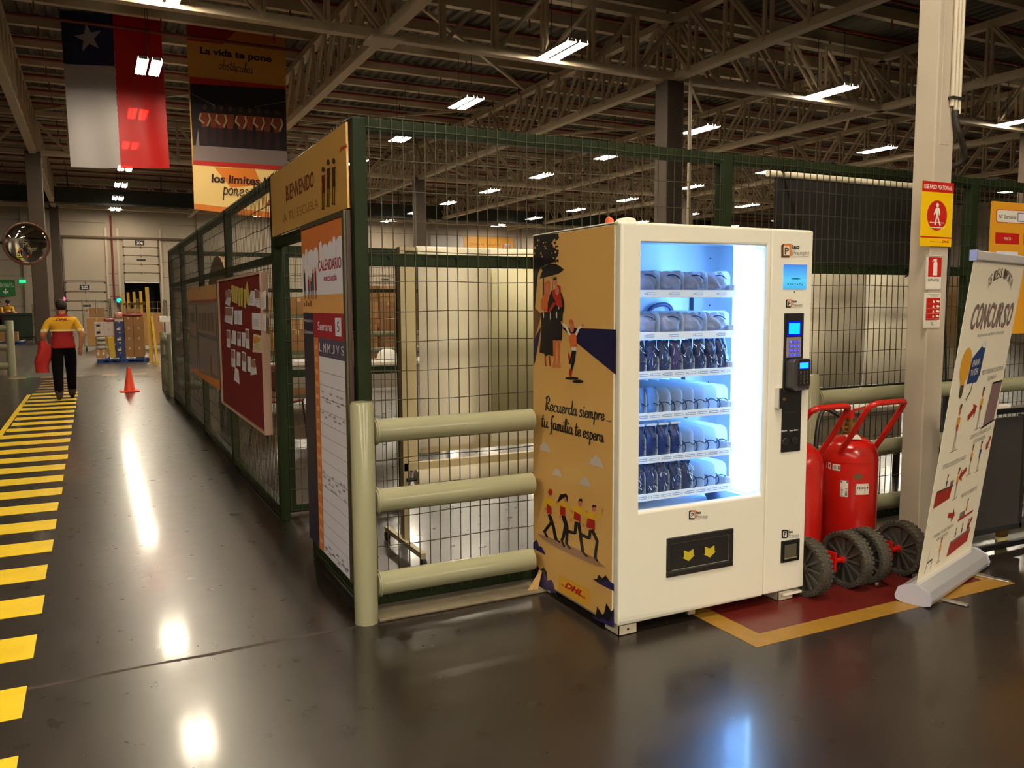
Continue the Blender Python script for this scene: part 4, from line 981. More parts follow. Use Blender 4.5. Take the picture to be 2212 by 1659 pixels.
for cx, cy, s_ in ((282, 815, 1.0), (940, 1000, 1.25), (442, 1138, .85), (800, 1262, 1.0)):
    a.poly([(cx + dx * s_, cy + dy * s_ + dx * s_ * .27) for dx, dy in ((-78, 36), (-55, 8), (-62, -22), (-30, -34), (-22, -60), (0, -78), (20, -62), (42, -58), (48, -30), (66, 0), (78, 40))], PCL)
a.done('slogan_lettering', sd)
a = Art(SIDE(1130, 1030, 4.609), (-1, 0, 0), .0010)
a.poly([(146, 562), (240, 592), (480, 690), (700, 800), (824, 902), (740, 888), (560, 812), (330, 706), (180, 608)], PMV)
def runner(hx, hy, s_, hair, arms, legs, bald=False):
    a.oval(hx, hy, 22 * s_, 34 * s_, PRD if bald else PSK, 3, 12)
    if not bald: a.poly(hair, PNB, 4)
    for q in arms: a.line(q, 22 * s_, PYL, 2); a.oval(q[-1][0], q[-1][1], 10, 16, PSK, 3, 8)
    for q in legs:
        a.line(q[:-1], 30 * s_, PNB, 1); ex, ey = q[-1]; fx, fy = q[-2]; a.poly([(fx - 12, fy), (fx + 10, fy), (ex + 16, ey), (ex - 4, ey + 6)], PNB, 2)
def shirt(q1, q2): a.poly(q1, PYL, 3); a.poly(q2, PRD, 4)
runner(274, 152, 1.0, [], [[(232, 210), (215, 260), (232, 318)], [(295, 235), (318, 290), (342, 252)]], [[(262, 380), (285, 450), (240, 510), (215, 545), (240, 602)], [(275, 400), (305, 500), (322, 590), (330, 620), (365, 650)]], True)
shirt([(240, 205), (285, 215), (300, 260), (290, 320), (240, 270), (225, 240)], [(242, 262), (284, 300), (290, 374), (238, 362)])
runner(428, 214, 1.0, [(348, 240), (372, 176), (410, 172), (430, 164), (448, 190), (452, 246), (440, 240), (432, 196), (400, 214), (356, 250)], [[(380, 260), (368, 330), (374, 395)], [(440, 290), (460, 330), (490, 345)]], [[(398, 390), (425, 480), (402, 600), (388, 630), (408, 694)], [(412, 400), (440, 500), (438, 620), (434, 660), (466, 712)]])
shirt([(372, 240), (420, 250), (440, 300), (420, 340), (376, 290)], [(374, 288), (424, 304), (424, 392), (372, 376)])
runner(572, 262, 1.0, [(554, 250), (558, 220), (590, 216), (596, 250), (588, 246), (570, 240)], [[(510, 300), (490, 370), (482, 432)], [(590, 320), (612, 380), (640, 350)]], [[(530, 450), (520, 560), (462, 545), (455, 540), (440, 550)], [(556, 460), (570, 560), (590, 700), (594, 740), (636, 794)]])
shirt([(505, 290), (560, 292), (600, 330), (580, 380), (512, 345)], [(514, 340), (574, 376), (576, 450), (508, 420)])
runner(710, 314, 1.0, [(690, 304), (694, 280), (726, 280), (732, 306), (715, 300)], [[(650, 350), (620, 420), (606, 480)], [(730, 390), (770, 400), (794, 330)]], [[(672, 530), (662, 610), (590, 580), (580, 570), (566, 590)], [(690, 530), (740, 640), (724, 760), (720, 800), (738, 838)]])
shirt([(640, 345), (700, 356), (726, 400), (714, 432), (644, 412)], [(648, 408), (718, 432), (720, 530), (632, 498)])
for pts_, c_ in (([(104, 650), (122, 640), (136, 624), (150, 650), (160, 696), (180, 690), (200, 716), (232, 780), (104, 712)], PVI), ([(104, 905), (128, 920), (150, 884), (172, 930), (206, 902), (236, 940), (246, 1032), (284, 1024), (304, 1060), (312, 1140), (350, 1180), (104, 1042)], PVI),
                ([(104, 905), (128, 920), (150, 884), (172, 930), (206, 902), (236, 940), (244, 1000), (215, 960), (190, 1000), (150, 990), (120, 960)], PNB), ([(700, 1020), (740, 1016), (756, 972), (790, 1010), (826, 980), (866, 1040), (905, 1064), (908, 1138), (760, 1064)], PVI), ([(700, 1020), (740, 1016), (756, 972), (790, 1010), (826, 980), (860, 1036), (830, 1030), (780, 1050), (740, 1040)], PNB),
                ([(680, 1372), (728, 1390), (740, 1290), (790, 1370), (810, 1360), (832, 1256), (880, 1340), (908, 1316), (904, 1500), (720, 1420)], PVI), ([(680, 1372), (728, 1390), (740, 1290), (790, 1370), (810, 1360), (832, 1256), (880, 1340), (906, 1320), (890, 1400), (850, 1440), (800, 1400), (760, 1420)], PNB)):
    a.poly(pts_, c_, 2 if c_ is PVI else 3)
a.poly([(358, 972), (664, 1122), (662, 1298), (356, 1130)], mat('dhl_yellow_box', (226, 168, 50), .35), 1)
a.text('DHL', (415, 1098), (590, 1196), (425, 1040), mat('dhl_red', (190, 20, 24), .3), 2, bold=.05, shear=.3)
for q in (((384, 1062), (412, 1076)), ((384, 1074), (410, 1088)), ((590, 1186), (624, 1202)), ((590, 1198), (624, 1214))): a.line(q, 5, MATS['dhl_red'], 2)
a.done('runners_print', sd)
# loose things on top and by the foot
o = MB(); rnd = random.Random(3)
o.sphere((2.06, 3.13, zt + .014), .02, 9, 6, sq=(1, 1.1, .8)); o.v = [(x + .005 * rnd.uniform(-1, 1), y + .006 * rnd.uniform(-1, 1), max(zt + .0005, z + .008 * rnd.uniform(-1, 1))) for x, y, z in o.v]
tag(o.build('crumpled_wrapper', mat('orange_wrapper', (236, 110, 60), .35), None), 'crumpled orange wrapper lying on top of the vending machine', 'wrapper')
tag(MB().prism([(2.10, 3.1, zt + .0005), (2.2, 3.1, zt + .0005), (2.18, 3.1, zt + .03), (2.14, 3.1, zt + .034)], (0, .08, 0)).build('cable_cover', WMACH, None, bevel=.004), 'small cream cable cover on top of the vending machine', 'cover')
tag(MB().box(2.93, 3.02, 3.35, 3.5, zt + .0005, zt + .02).build('folded_cloth', mat('orange_cloth', (222, 76, 40), .7, bump=.4), None, bevel=.008), 'folded orange cloth at the back on top of the machine', 'cloth')
WOOD = mat('pale_wood', (196, 156, 100), .7, var=.2, scale=30)
for i, (ax, az) in enumerate(((-.03, 0), (.0, .012))):
    tag(MB().prism([(1.96 + ax, 3.655, .0165), (1.985 + ax, 3.655, .0165), (2.01, 3.66, .095 + az), (1.998, 3.66, .1 + az)], (0, .012, 0)).build('wood_splinter', WOOD), ('longer', 'shorter')[i] + ' pale wood splinter leaning by the rear foot of the machine', 'wood')
# ------------------------------------------------------------------ wheeled extinguishers
REDX = mat('extinguisher_red', (186, 26, 18), .22, var=.04, scale=6); TYRE = mat('tyre_rubber', (62, 57, 48), .8, bump=.3); HUB = mat('hub_plastic', (72, 68, 62), .45); BRASS = mat('valve_brass', (168, 130, 70), .28, metal=.9); LABELM = mat('label_white', (222, 214, 202), .5)
def extinguisher(x, y, label):
    t = thing('wheeled_extinguisher', label, 'extinguisher', (x, y, 0)); R = .155
    prof = [(.0001, .06), (.06, .06), (.11, .075), (.142, .1), (R, .14), (R, .62), (R - .004, .655), (R - .02, .69), (R - .055, .725), (R - .1, .745), (.03, .752), (.0001, .753)]
    MB().lathe(prof, (x, y, 0), 40).build('tank', REDX, t, smooth=50)
    MB().lathe([(R + .0008, .0), (R + .0014, .004), (R + .0008, .008)], (x, y, .61), 40).build('seam_weld', REDX, t, smooth=60)
    MB().lathe([(.0001, .75), (.036, .75), (.036, .765), (.024, .768), (.024, .8), (.03, .802), (.03, .815), (.02, .818), (.02, .86), (.0001, .86)], (x, y, 0), 16).build('valve', BRASS, t, smooth=40)
    MB().cyl((x, y, .84), (x, y, .885), .024, 14).build('valve_cap', REDX, t, smooth=40)
    MB().bar((x + .02, y - .01, .885), (x + .13, y - .02, .9), .014, .01).build('valve_lever', REDX, t)
    MB().cyl((x - .07, y, .79), (x + .06, y, .79), .011, 10).cyl((x - .055, y, .77), (x - .055, y, .83), .012, 10).build('valve_branch', BRASS, t, smooth=40)
    hw = .135
    pth = smoothline([(x - hw, y - .06, .67), (x - hw, y - .15, .8), (x - hw, y - .225, .92), (x - hw + .02, y - .25, .948), (x - hw + .06, y - .255, .955), (x + hw - .06, y - .255, .955), (x + hw - .02, y - .25, .948), (x + hw, y - .225, .92), (x + hw, y - .15, .8), (x + hw, y - .06, .67)], 4)
    MB().tube(pth, .0155, 10).build('handle', REDX, t, smooth=60)
    MB().tube(smoothline([(x - .02, y + .04, .84), (x - .1, y + .1, .88), (x - .17, y + .08, .7), (x - .185, y + .05, .4), (x - .18, y + .03, .2)]), .013, 8).build('hose', BLACK, t, smooth=60)
    # axle and wheels
    ya, rw, hx = y - .25, .145, .145
    MB().cyl((x - hx - .04, ya, rw), (x + hx + .06, ya, rw), .013, 12).build('axle', REDX, t, smooth=40)
    MB().box(x - .05, x - .035, ya - .02, y - .1, rw - .05, rw + .05).box(x + .035, x + .05, ya - .02, y - .1, rw - .05, rw + .05).build('axle_bracket', REDX, t)
    for s in (-1, 1):
        wx = x + s * hx
        wl = bpy.data.objects.new('wheel', None); COL.objects.link(wl); wl.parent = t; wl.matrix_parent_inverse = chain(t).inverted()
        prof = [(.122, -.034), (.138, -.036), (rw - .003, -.03), (rw, -.012), (rw, .012), (rw - .003, .03), (.138, .036), (.122, .034), (.118, 0), (.122, -.034)]
        tb = MB(); N = 44; vs = []
        for r_, o_ in prof:
            for k in range(N):
                q = 2 * math.pi * k / N; vs.append((wx + o_, ya + r_ * math.cos(q), rw + r_ * math.sin(q)))
        tb.add(vs, [(i * N + k, i * N + (k + 1) % N, (i + 1) * N + (k + 1) % N, (i + 1) * N + k) for i in range(len(prof) - 1) for k in range(N)])
        tb.build('tyre', TYRE, wl, smooth=40)
        lug = MB()
        for k in range(36):
            q = 2 * math.pi * k / 36
            for oo, dq in ((-.026, 0), (.026, .087), (0, .04)):
                c_ = Vector((wx + oo, ya + (rw - .001) * math.cos(q + dq), rw + (rw - .001) * math.sin(q + dq))); d_ = Vector((0, math.cos(q + dq), math.sin(q + dq))); tg = Vector((0, -d_.z, d_.y))
                lug.bar(c_ - tg * .0075 - d_ * .004, c_ + tg * .0075 - d_ * .004, (.02 if oo else .016), .014, up=d_)
        lug.build('tread', TYRE, wl)
        hb = MB().cyl((wx - .03, ya, rw), (wx + .03, ya, rw), .026, 14)
        hb.cyl((wx - .008, ya, rw), (wx + .008, ya, rw), .122, 28)
        for k in range(12):
            q = 2 * math.pi * k / 12; e = Vector((0, math.cos(q), math.sin(q)))
            hb.bar(Vector((wx, ya, rw)) + e * .024, Vector((wx, ya, rw)) + e * .12, .05, .011, up=(0, -e.z, e.y))
        hb.build('hub_spokes', HUB, wl)
        MB().cyl((wx + s * .03, ya, rw), (wx + s * .037, ya, rw), .014, 8).cyl((wx - s * .04, ya, rw), (wx - s * .03, ya, rw), .02, 10).build('axle_nut', REDX, wl)
    return t, R
def curved(x, y, R, a0, a1, z0, z1, nm, m, parent, off=.0012):
    b = MB(); n = 8; vs = []
    for i in range(n + 1):
        q = math.radians(a0 + (a1 - a0) * i / n)
        for z in (z0, z1): vs.append((x + (R + off) * math.cos(q), y + (R + off) * math.sin(q), z))
    return b.add(vs, [(2 * i, 2 * i + 2, 2 * i + 3, 2 * i + 1) for i in range(n)]).build(nm, m, parent, smooth=60)
def on_tank(x, y, R, a0, a1): return lambda p: (x + (R + .002) * math.cos(math.radians(a0 + (a1 - a0) * p[0])), y + (R + .002) * math.sin(math.radians(a0 + (a1 - a0) * p[0])), p[1])
EXL = 3.322, 3.247
EXR = 3.745, 3.247
t, R = extinguisher(*EXL, 'red wheeled fire extinguisher half hidden behind the vending machine')
t, R = extinguisher(*EXR, 'red wheeled fire extinguisher beside the white column')
x, y = EXR
curved(x, y, R, -124, -96, .44, .50, 'label_sticker', LABELM, t)
curved(x, y, R, 207, 222, .425, .515, 'label_sticker', LABELM, t)
curved(x, y, R, -128, -112, .525, .555, 'nameplate', mat('plate_dull', (120, 92, 64), .4, metal=.5), t)
curved(x, y, R, 190, 206, .565, .60, 'label_sticker', LABELM, t)
a = Art(on_tank(x, y, R, 207, 222), (-.8, -.6, 0), .0); [a.rect(.08, .43 + i * .008, .92, .434 + i * .008, LGR) for i in range(6)]; a.rect(.02, .502, .98, .514, PURP); a.rect(.62, .43, .9, .446, LGR); a.done('label_print', t)
a = Art(on_tank(x, y, R, -124, -96), (-.3, -.95, 0), .0)
a.rect(.02, .49, .98, .498, INK); a.text('40', (.04, .472), (.18, .472), (.04, .484), INK, bold=.03); a.poly([(.2, .472), (.34, .472), (.27, .485)], INK); a.text('120', (.37, .472), (.58, .472), (.37, .484), INK, bold=.03)
a.rect(.61, .471, .74, .485, PRD); a.rect(.64, .474, .71, .482, LABELM, 1); a.oval(.88, .478, .06, .008, INK); [a.rect(.05, .446 + i * .007, .7, .449 + i * .007, LGR) for i in range(3)]; a.text('C', (.85, .473), (.91, .473), (.85, .483), LABELM, 2); a.done('label_print', t)
a = Art(on_tank(x, y, R, 188, 208), (-1, -.2, 0), .0); a.text('112', (-.6, .572), (-.05, .568), (-.6, .608), LABELM, 1, bold=.02); [a.rect(.25 + .14 * i, .572, .3 + .14 * i, .594, INK, 1) for i in range(5)]; a.done('number_lettering', t)
b = MB()
b.prism([(x - .09, y - .07, .737), (x - .02, y - .1, .735), (x + .0, y - .06, .752), (x - .07, y - .03, .752)], (0, 0, .0015)).build('paper_tag', LABELM, t)
# ------------------------------------------------------------------ white column with its signs and conduits
CW = mat('white_column_paint', (192, 178, 160), .55, var=.1, scale=5, bump=.08, bscale=20)
cx0, cx1, cy0, cy1 = 4.425, 4.59, 3.30, 3.44
cl = struct(MB().box(cx0, cx1, cy0, cy1, 0, 9.2).build('column', CW, None, bevel=.008), 'slim white painted steel column with safety signs', 'column')
MB().box(cx0 + .04, cx1 - .04, cy0 - .002, cy0 + .01, 2.4, 9.0).build('cable_channel', CW, cl, bevel=.002)
PIPM = mat('conduit_cream', (206, 194, 172), .3)
for i, (dx, dy) in enumerate(((-.03, -.012), (.0, -.012), (.03, -.012))):
    MB().cyl((cx1 + dx - .02, cy0 + dy - .005, 2.62 - i * .02), (cx1 + dx - .02, cy0 + dy - .005, 9.0), .0125, 10).build('conduit', PIPM, cl, smooth=40)
MB().box(cx1 - .07, cx1 + .03, cy0 - .034, cy0 - .0, 2.66, 2.675).build('conduit_clamp', DARK, cl)
MB().tube(smoothline([(cx1 - .02, cy0 - .02, 2.6), (cx1 - .02, cy0 - .02, 2.55), (cx1 + .0, cy0 - .03, 2.48), (cx1 + .06, cy0 - .02, 2.4), (cx1 + .1, cy0 + .0, 2.33), (cx1 + .07, cy0 + .08, 2.28), (cx1 + .02, cy0 + .2, 2.24)]), .018, 10).build('flexible_conduit', mat('black_corrugated_hose', (40, 34, 26), .45, bump=.6, bscale=120), cl, smooth=60)
DHLY = mat('sign_yellow', (246, 196, 10), .35); DHLR = mat('sign_red', (196, 36, 26), .35)
SGN = mat('sign_white', (230, 222, 208), .4)
def hang_sign(name, label, c_, m, off=.012):
    q = [onY(p, cy0 - off) for p in c_]; xa = (q[0].x + q[3].x) / 2; xb = (q[1].x + q[2].x) / 2; za = (q[2].z + q[3].z) / 2; zc = (q[0].z + q[1].z) / 2
    o = MB().box(xa, xb, cy0 - off, cy0 - off + .004, za, zc).build(name, m); tag(o, label, 'sign')
    MB().box((xa + xb) / 2 - .02, (xa + xb) / 2 + .02, cy0 - off + .004, cy0, za + .02, zc - .02).build('fixing_strip', SGN, o)
    return o, Art(lambda p: (xa + (xb - xa) * p[0], cy0 - off, za + (zc - za) * p[1]), (0, -1, 0), .0007)
o, a = hang_sign('pedestrian_sign', 'yellow and red pedestrian crossing sign on the white column', [(1993, 388), (2062, 398), (2053, 536), (1987, 528)], DHLY)
a.rect(0, .84, 1, 1, DHLR); a.text('USE PASO PEATONAL', (.05, .885), (.95, .885), (.05, .95), WHITE, 1, bold=.015)
a.oval(.5, .48, .32, .235, DHLR); a.oval(.5, .64, .045, .035, WHITE, 1, 12)
a.poly([(.46, .6), (.56, .6), (.6, .52), (.57, .47), (.55, .55), (.54, .47), (.6, .36), (.64, .34), (.6, .31), (.55, .38), (.5, .44), (.47, .33), (.42, .33), (.47, .47), (.46, .53), (.41, .48), (.39, .5), (.44, .58)], WHITE, 1)
a.rect(.27, .365, .73, .375, WHITE, 1); a.rect(.26, .285, .74, .298, WHITE, 1)
a.rect(0, .13, 1, .15, DHLR); a.text('DHL', (.68, .06), (.92, .06), (.68, .095), DHLR, 1, bold=.04, shear=.35); a.rect(.3, .068, .66, .074, DHLR, 1); a.done('sign_print', o)
o, a = hang_sign('extinguisher_sign', 'white and red EXTINTOR sign below the pedestrian sign', [(2002, 551), (2036, 553), (2032, 627), (1999, 625)], SGN, .006)
a.rect(.12, .38, .97, .95, DHLR); a.poly([(.44, .42), (.7, .42), (.7, .78), (.64, .84), (.64, .88), (.72, .9), (.5, .91), (.36, .84), (.38, .8), (.5, .86), (.5, .83), (.44, .78)], WHITE, 1); a.text('EXTINTOR', (.15, .24), (.84, .24), (.15, .32), INK, 1, bold=.01); a.line([(0, .02), (1, .02), (1, .98), (0, .98), (0, .02)], .015, LGR); a.done('sign_print', o)
o, a = hang_sign('instruction_sign', 'small red extinguisher instruction sign, lowest on the white column', [(1998, 632), (2034, 632), (2028, 708), (1994, 708)], SGN, .005)
a.text('INSTRUCCIONES DE USO', (.2, .93), (.9, .93), (.2, .96), INK, 1); a.text('DE EXTINTOR', (.35, .885), (.8, .885), (.35, .915), INK, 1)
a.rect(.12, .22, .96, .85, DHLR)
for i in range(4):
    z = .29 + i * .14
    a.poly([(.5, z), (.62, z), (.6, z + .05), (.56, z + .08), (.52, z + .05)], WHITE, 1); a.poly([(.74, z + .02), (.9, z), (.94, z + .05), (.82, z + .08), (.72, z + .05)], WHITE, 1); a.rect(.16, z - .03, .92, z - .026, WHITE, 1)
a.text('%', (.42, .06), (.6, .06), (.42, .17), LGR, 1); a.rect(.1, .19, .8, .2, INK); a.done('sign_print', o)
# black power cord over the fence
tag(MB().tube(smoothline([(5.22, 3.75, 2.1), (5.22, 3.745, 1.7), (5.2, 3.74, 1.4), (5.23, 3.745, 1.1), (5.24, 3.74, .9), (5.26, 3.745, .75), (5.19, 3.745, .5)]), .008, 7).build('power_cord', BLACK, None, smooth=60), 'thin black cord hanging down the fence beside the white column', 'cord')
tag(MB().tube(smoothline([(4.86, 3.755, 1.72), (4.84, 3.75, 1.68), (4.8, 3.75, 1.65), (4.81, 3.745, 1.66), (4.85, 3.745, 1.70), (4.84, 3.745, 1.64)]), .006, 6).build('cable_tie_knot', BLACK, None, smooth=60), 'short black knotted tie on the fence mid rail', 'cord')
# ------------------------------------------------------------------ roll-up banner
BL, BR = Vector((3.575, 2.66, 0)), Vector((4.34, 2.90, 0)); TL = Vector((3.62, 2.47, 1.694))
U = (BR - BL); Ud = U.normalized(); Nn = Vector((Ud.y, -Ud.x, 0))
bnr = thing('roll_up_banner', 'pale roll-up banner about an idea contest, leaning beside the white column', 'banner', BL)
CRM = mat('banner_cream', (250, 238, 214), .5); BASEM = mat('banner_base_silver', (206, 204, 208), .3, metal=.45)
pf = [(-.085, .03), (-.08, .012), (-.05, .002), (.05, .002), (.08, .012), (.085, .035), (.07, .075), (.02, .1), (-.02, .1), (-.07, .075)]
A0 = BL - Ud * .035
MB().prism([A0 + Nn * p[0] + Vector((0, 0, p[1])) for p in pf], U + Ud * .07).build('base_cassette', BASEM, bnr, bevel=.004)
for e_, s_ in ((A0, -1), (BR + Ud * .035, 1)): MB().prism([e_ + Nn * p[0] * 1.03 + Vector((0, 0, p[1] * 1.02)) for p in pf], Ud * .012 * s_).build('end_cap', mat('cap_lilac_grey', (190, 188, 204), .4), bnr)
MB().bar(BL + Ud * .12 + Nn * .02 + Vector((0, 0, .006)), BL + Ud * .12 + Nn * .2 + Vector((0, 0, .006)), .035, .01).build('swivel_foot', ALU, bnr, bevel=.003); MB().bar(BR - Ud * .15 + Nn * .02 + Vector((0, 0, .006)), BR - Ud * .15 + Nn * .24 + Vector((0, 0, .006)), .035, .01).build('swivel_foot', ALU, bnr, bevel=.003)
S0 = BL + Vector((0, 0, .1)); SV = TL - S0; SN = U.cross(SV).normalized()
SF = SN if SN.y < 0 else -SN
def bpt(p):            # p: (0..1 across, 0..1 up)
    return S0 + U * p[0] + SV * p[1]
g_ = MB(); n = 10
vs = [bpt((i / n, jz / 12)) - SN * (.008 * math.sin(i / n * math.pi) * math.sin(jz / 12 * math.pi)) * 0 for jz in range(13) for i in range(n + 1)]
g_.prism([bpt((0, 0)), bpt((1, 0)), bpt((1, 1)), bpt((0, 1))], -SF * .0015).build('banner_sheet', CRM, bnr)
MB().bar(TL - Ud * .008, TL + U + Ud * .008, .03, .045).build('top_bar', mat('top_bar_grey', (196, 190, 186), .4), bnr, bevel=.006)
MB().bar(TL - Ud * .008, TL - Ud * .022, .032, .048).build('bar_cap', mat('cap_lilac', (150, 160, 215), .4), bnr)
MB().cyl(BL + U * .5 + Vector((0, 0, .09)) - SF * .03, TL + U * .5 - SF * .03, .008, 8).build('support_pole', ALU, bnr)
BTX = mat('banner_text_brown', (92, 74, 56), .5); BGR = mat('banner_grey', (128, 122, 118), .5); BRED = mat('banner_red', (170, 52, 40), .5); BBL = mat('banner_blue', (44, 66, 116), .5); BYE = mat('banner_amber', (234, 166, 50), .5); BMV = mat('banner_mauve', (142, 112, 112), .5)
a = Art(bpt, SN if SN.y < 0 else -SN, .001, .0006)
arc = 'TUS IDEAS IMPORTAN'
for i, ch in enumerate(arc):
    if ch == ' ': continue
    q = math.radians(150 - 120 * i / (len(arc) - 1)); cx, cy = .56 + .26 * math.cos(q), .875 + .065 * math.sin(q); tx, ty = math.sin(q) * .03, -math.cos(q) * .009
    a.text(ch, (cx - tx * .45, cy - ty * .45), (cx + tx * .45, cy + ty * .45), (cx - tx * .45 + math.cos(q) * .018, cy - ty * .45 + .03), BTX, 1, bold=.006)
for i, ch in enumerate('CONCURSO'):
    X = .12 + i * .1; z0_ = .785 + (.004 if i % 2 else 0)
    for m_, d_, k in ((BRED, .008, 1), (BGR, 0, 2)): a.text(ch, (X + d_, z0_ - d_ * .4), (X + .085 + d_, z0_ + .002 - d_ * .4), (X + .03 + d_, z0_ + .075 - d_ * .4), m_, k, bold=.012)
a.text('INNOVACION, AHORRO Y OTRAS IDEAS', (.3, .758), (.82, .762), (.3, .768), BGR, 1)
a.oval(.18, .675, .09, .055, BYE, 1); a.poly([(.12, .65), (.24, .65), (.21, .615), (.15, .615)], BYE, 1); a.rect(.15, .59, .21, .615, BTX, 2); a.oval(.18, .585, .025, .01, BTX, 2)
a.poly([(.26, .615), (.44, .615), (.48, .64), (.5, .735), (.47, .74), (.28, .695)], BBL, 1); a.oval(.47, .735, .05, .012, WHITE, 2, 12)
a.text('ENVIA', (.3, .668), (.42, .672), (.305, .688), WHITE, 3, bold=.01); a.text('TU IDEA', (.29, .638), (.43, .642), (.292, .658), WHITE, 3, bold=.01)
a.line([(.37, .615), (.36, .59), (.3, .565)], .008, BTX, 1)
def bfig(cx, z, h_, top=BYE, low=BRED, hair=BTX, desk=False):
    w_ = h_ * .5
    a.oval(cx, z + h_ * .86, w_ * .22, h_ * .11, PSK, 1, 12); a.poly([(cx - w_ * .24, z + h_ * .88), (cx - w_ * .2, z + h_ * .99), (cx + w_ * .26, z + h_ * 1.0), (cx + w_ * .24, z + h_ * .9)], hair, 2)
    a.poly([(cx - w_ * .24, z + h_ * .72), (cx + w_ * .26, z + h_ * .72), (cx + w_ * .22, z + h_ * .56), (cx - w_ * .22, z + h_ * .56)], top, 1); a.poly([(cx - w_ * .22, z + h_ * .56), (cx + w_ * .22, z + h_ * .56), (cx + w_ * .2, z + h_ * .43), (cx - w_ * .2, z + h_ * .43)], low, 1)
    a.line([(cx - w_ * .24, z + h_ * .7), (cx - w_ * .36, z + h_ * .5)], w_ * .09, top, 2); a.line([(cx + w_ * .24, z + h_ * .7), (cx + w_ * .4, z + h_ * .58)], w_ * .09, top, 2)
    if not desk:
        for s_ in (-.12, .12): a.line([(cx + s_ * w_, z + h_ * .43), (cx + s_ * w_ * 1.4, z)], w_ * .07, BTX, 1)
        a.line([(cx - w_ * .8, z - .002), (cx + w_ * .9, z + .002)], .002, BTX, 1)
def barrow(x, z, dx, dz):
    d = Vector((dx, dz)); p = Vector((-dz * 1.6, dx * .35)); s = Vector((x, z)); e = s + d
    a.poly([s - p * .18, s + d * .65 - p * .18, s + d * .6 - p * .5, e, s + d * .6 + p * .5, s + d * .65 + p * .18, s + p * .18], BRED, 1)
bfig(.23, .405, .15); bfig(.62, .455, .14); a.poly([(.74, .455), (.95, .47), (.98, .6), (.78, .6)], BMV, 1); a.line([(.7, .452), (.97, .468)], .006, INK, 2); a.line([(.78, .6), (.98, .602)], .006, INK, 2)
barrow(.4, .5, .14, .035)
a.text('PIDE EL FORMULARIO DE INSCRIPCION', (.52, .635), (.95, .64), (.52, .65), BGR, 1); a.text('EN RRHH', (.66, .612), (.82, .614), (.66, .626), BGR, 1)
a.text('COMPLETA EL FORMULARIO CON TU', (.52, .425), (.93, .435), (.52, .438), BGR, 1); a.text('COORDINADOR', (.6, .407), (.84, .41), (.6, .419), BGR, 1); barrow(.96, .41, -.06, -.045)
bfig(.62, .30, .105); bfig(.79, .30, .105, BBL, BBL); barrow(.56, .325, -.12, -.025)
a.text('ENTREGALO EN RECEPCION O HANGAR', (.1, .355), (.5, .362), (.1, .37), BGR, 1)
bfig(.42, .235, .105); a.poly([(.05, .235), (.32, .245), (.34, .29), (.06, .283)], BRED, 1); a.rect(.06, .283, .35, .289, BTX, 2); bfig(.22, .262, .07, BBL, BBL, desk=True); a.rect(.29, .29, .34, .305, BMV, 3)
a.text('PREPARA TU PROYECTO', (.56, .225), (.86, .23), (.56, .238), BGR, 1); barrow(.36, .185, .13, -.012); bfig(.72, .135, .075, BYE, BRED, desk=True); a.poly([(.58, .142), (.86, .15), (.87, .158), (.58, .15)], BRED, 2); a.poly([(.6, .15), (.7, .152), (.7, .172), (.6, .17)], BMV, 0); barrow(.88, .13, -.07, -.04)
a.text('Y EXPONE TU IDEA FRENTE A', (.14, .128), (.5, .134), (.14, .139), BGR, 1); a.text('UN COMITE', (.22, .112), (.42, .115), (.22, .122), BGR, 1)
bfig(.32, .03, .085); a.poly([(.48, .03), (.86, .045), (.88, .085), (.5, .072)], BRED, 1); a.poly([(.5, .072), (.88, .085), (.88, .092), (.5, .08)], BMV, 2)
for i in range(3): bfig(.58 + i * .12, .062 + i * .004, .06, BBL, INK, desk=True)
a.line([(.1, .02), (.12, .05), (.2, .055), (.2, .022)], .005, BTX, 1); a.line([(.12, .05), (.13, .09)], .003, BGR, 1)
a.done('banner_print', bnr)
# ------------------------------------------------------------------ dark trolley board at the frame edge
t = thing('trolley_board', 'dark board on a low castor trolley behind the roll-up banner', 'board', (4.95, 3.08, 0))
MB().box(4.5, 5.02, 3.06, 3.085, .13, .79).build('board_panel', mat('dark_felt', (38, 34, 32), .8), t)
for q in ((4.48, 4.5, .1, .8), (5.02, 5.04, .1, .8)): MB().box(q[0], q[1], 3.05, 3.095, q[2], q[3]).build('frame', DARK, t)
MB().box(4.48, 5.04, 3.05, 3.095, .1, .13).build('frame', DARK, t); MB().box(4.4, 6.0, 3.03, 3.12, .82, .85).build('shelf', BLACK, t)
MB().box(4.45, 5.9, 2.99, 3.02, .02, .05).build('base_bar', BLACK, t)
MB().cyl((4.88, 3.05, .035), (4.88, 3.09, .035), .034, 14).build('castor', mat('castor_cream', (176, 164, 120), .4), t, smooth=40); MB().box(4.85, 4.91, 3.05, 3.09, .06, .1).build('castor_fork', BRASS, t)
MB().cyl((5.75, 3.05, .035), (5.75, 3.09, .035), .034, 14).build('castor', MATS['castor_cream'], t, smooth=40)
tag(MB().box(4.72, 4.86, 3.04, 3.11, .851, .872).build('eraser_block', LABELM, None, bevel=.004), 'small white eraser block on the trolley shelf', 'eraser')
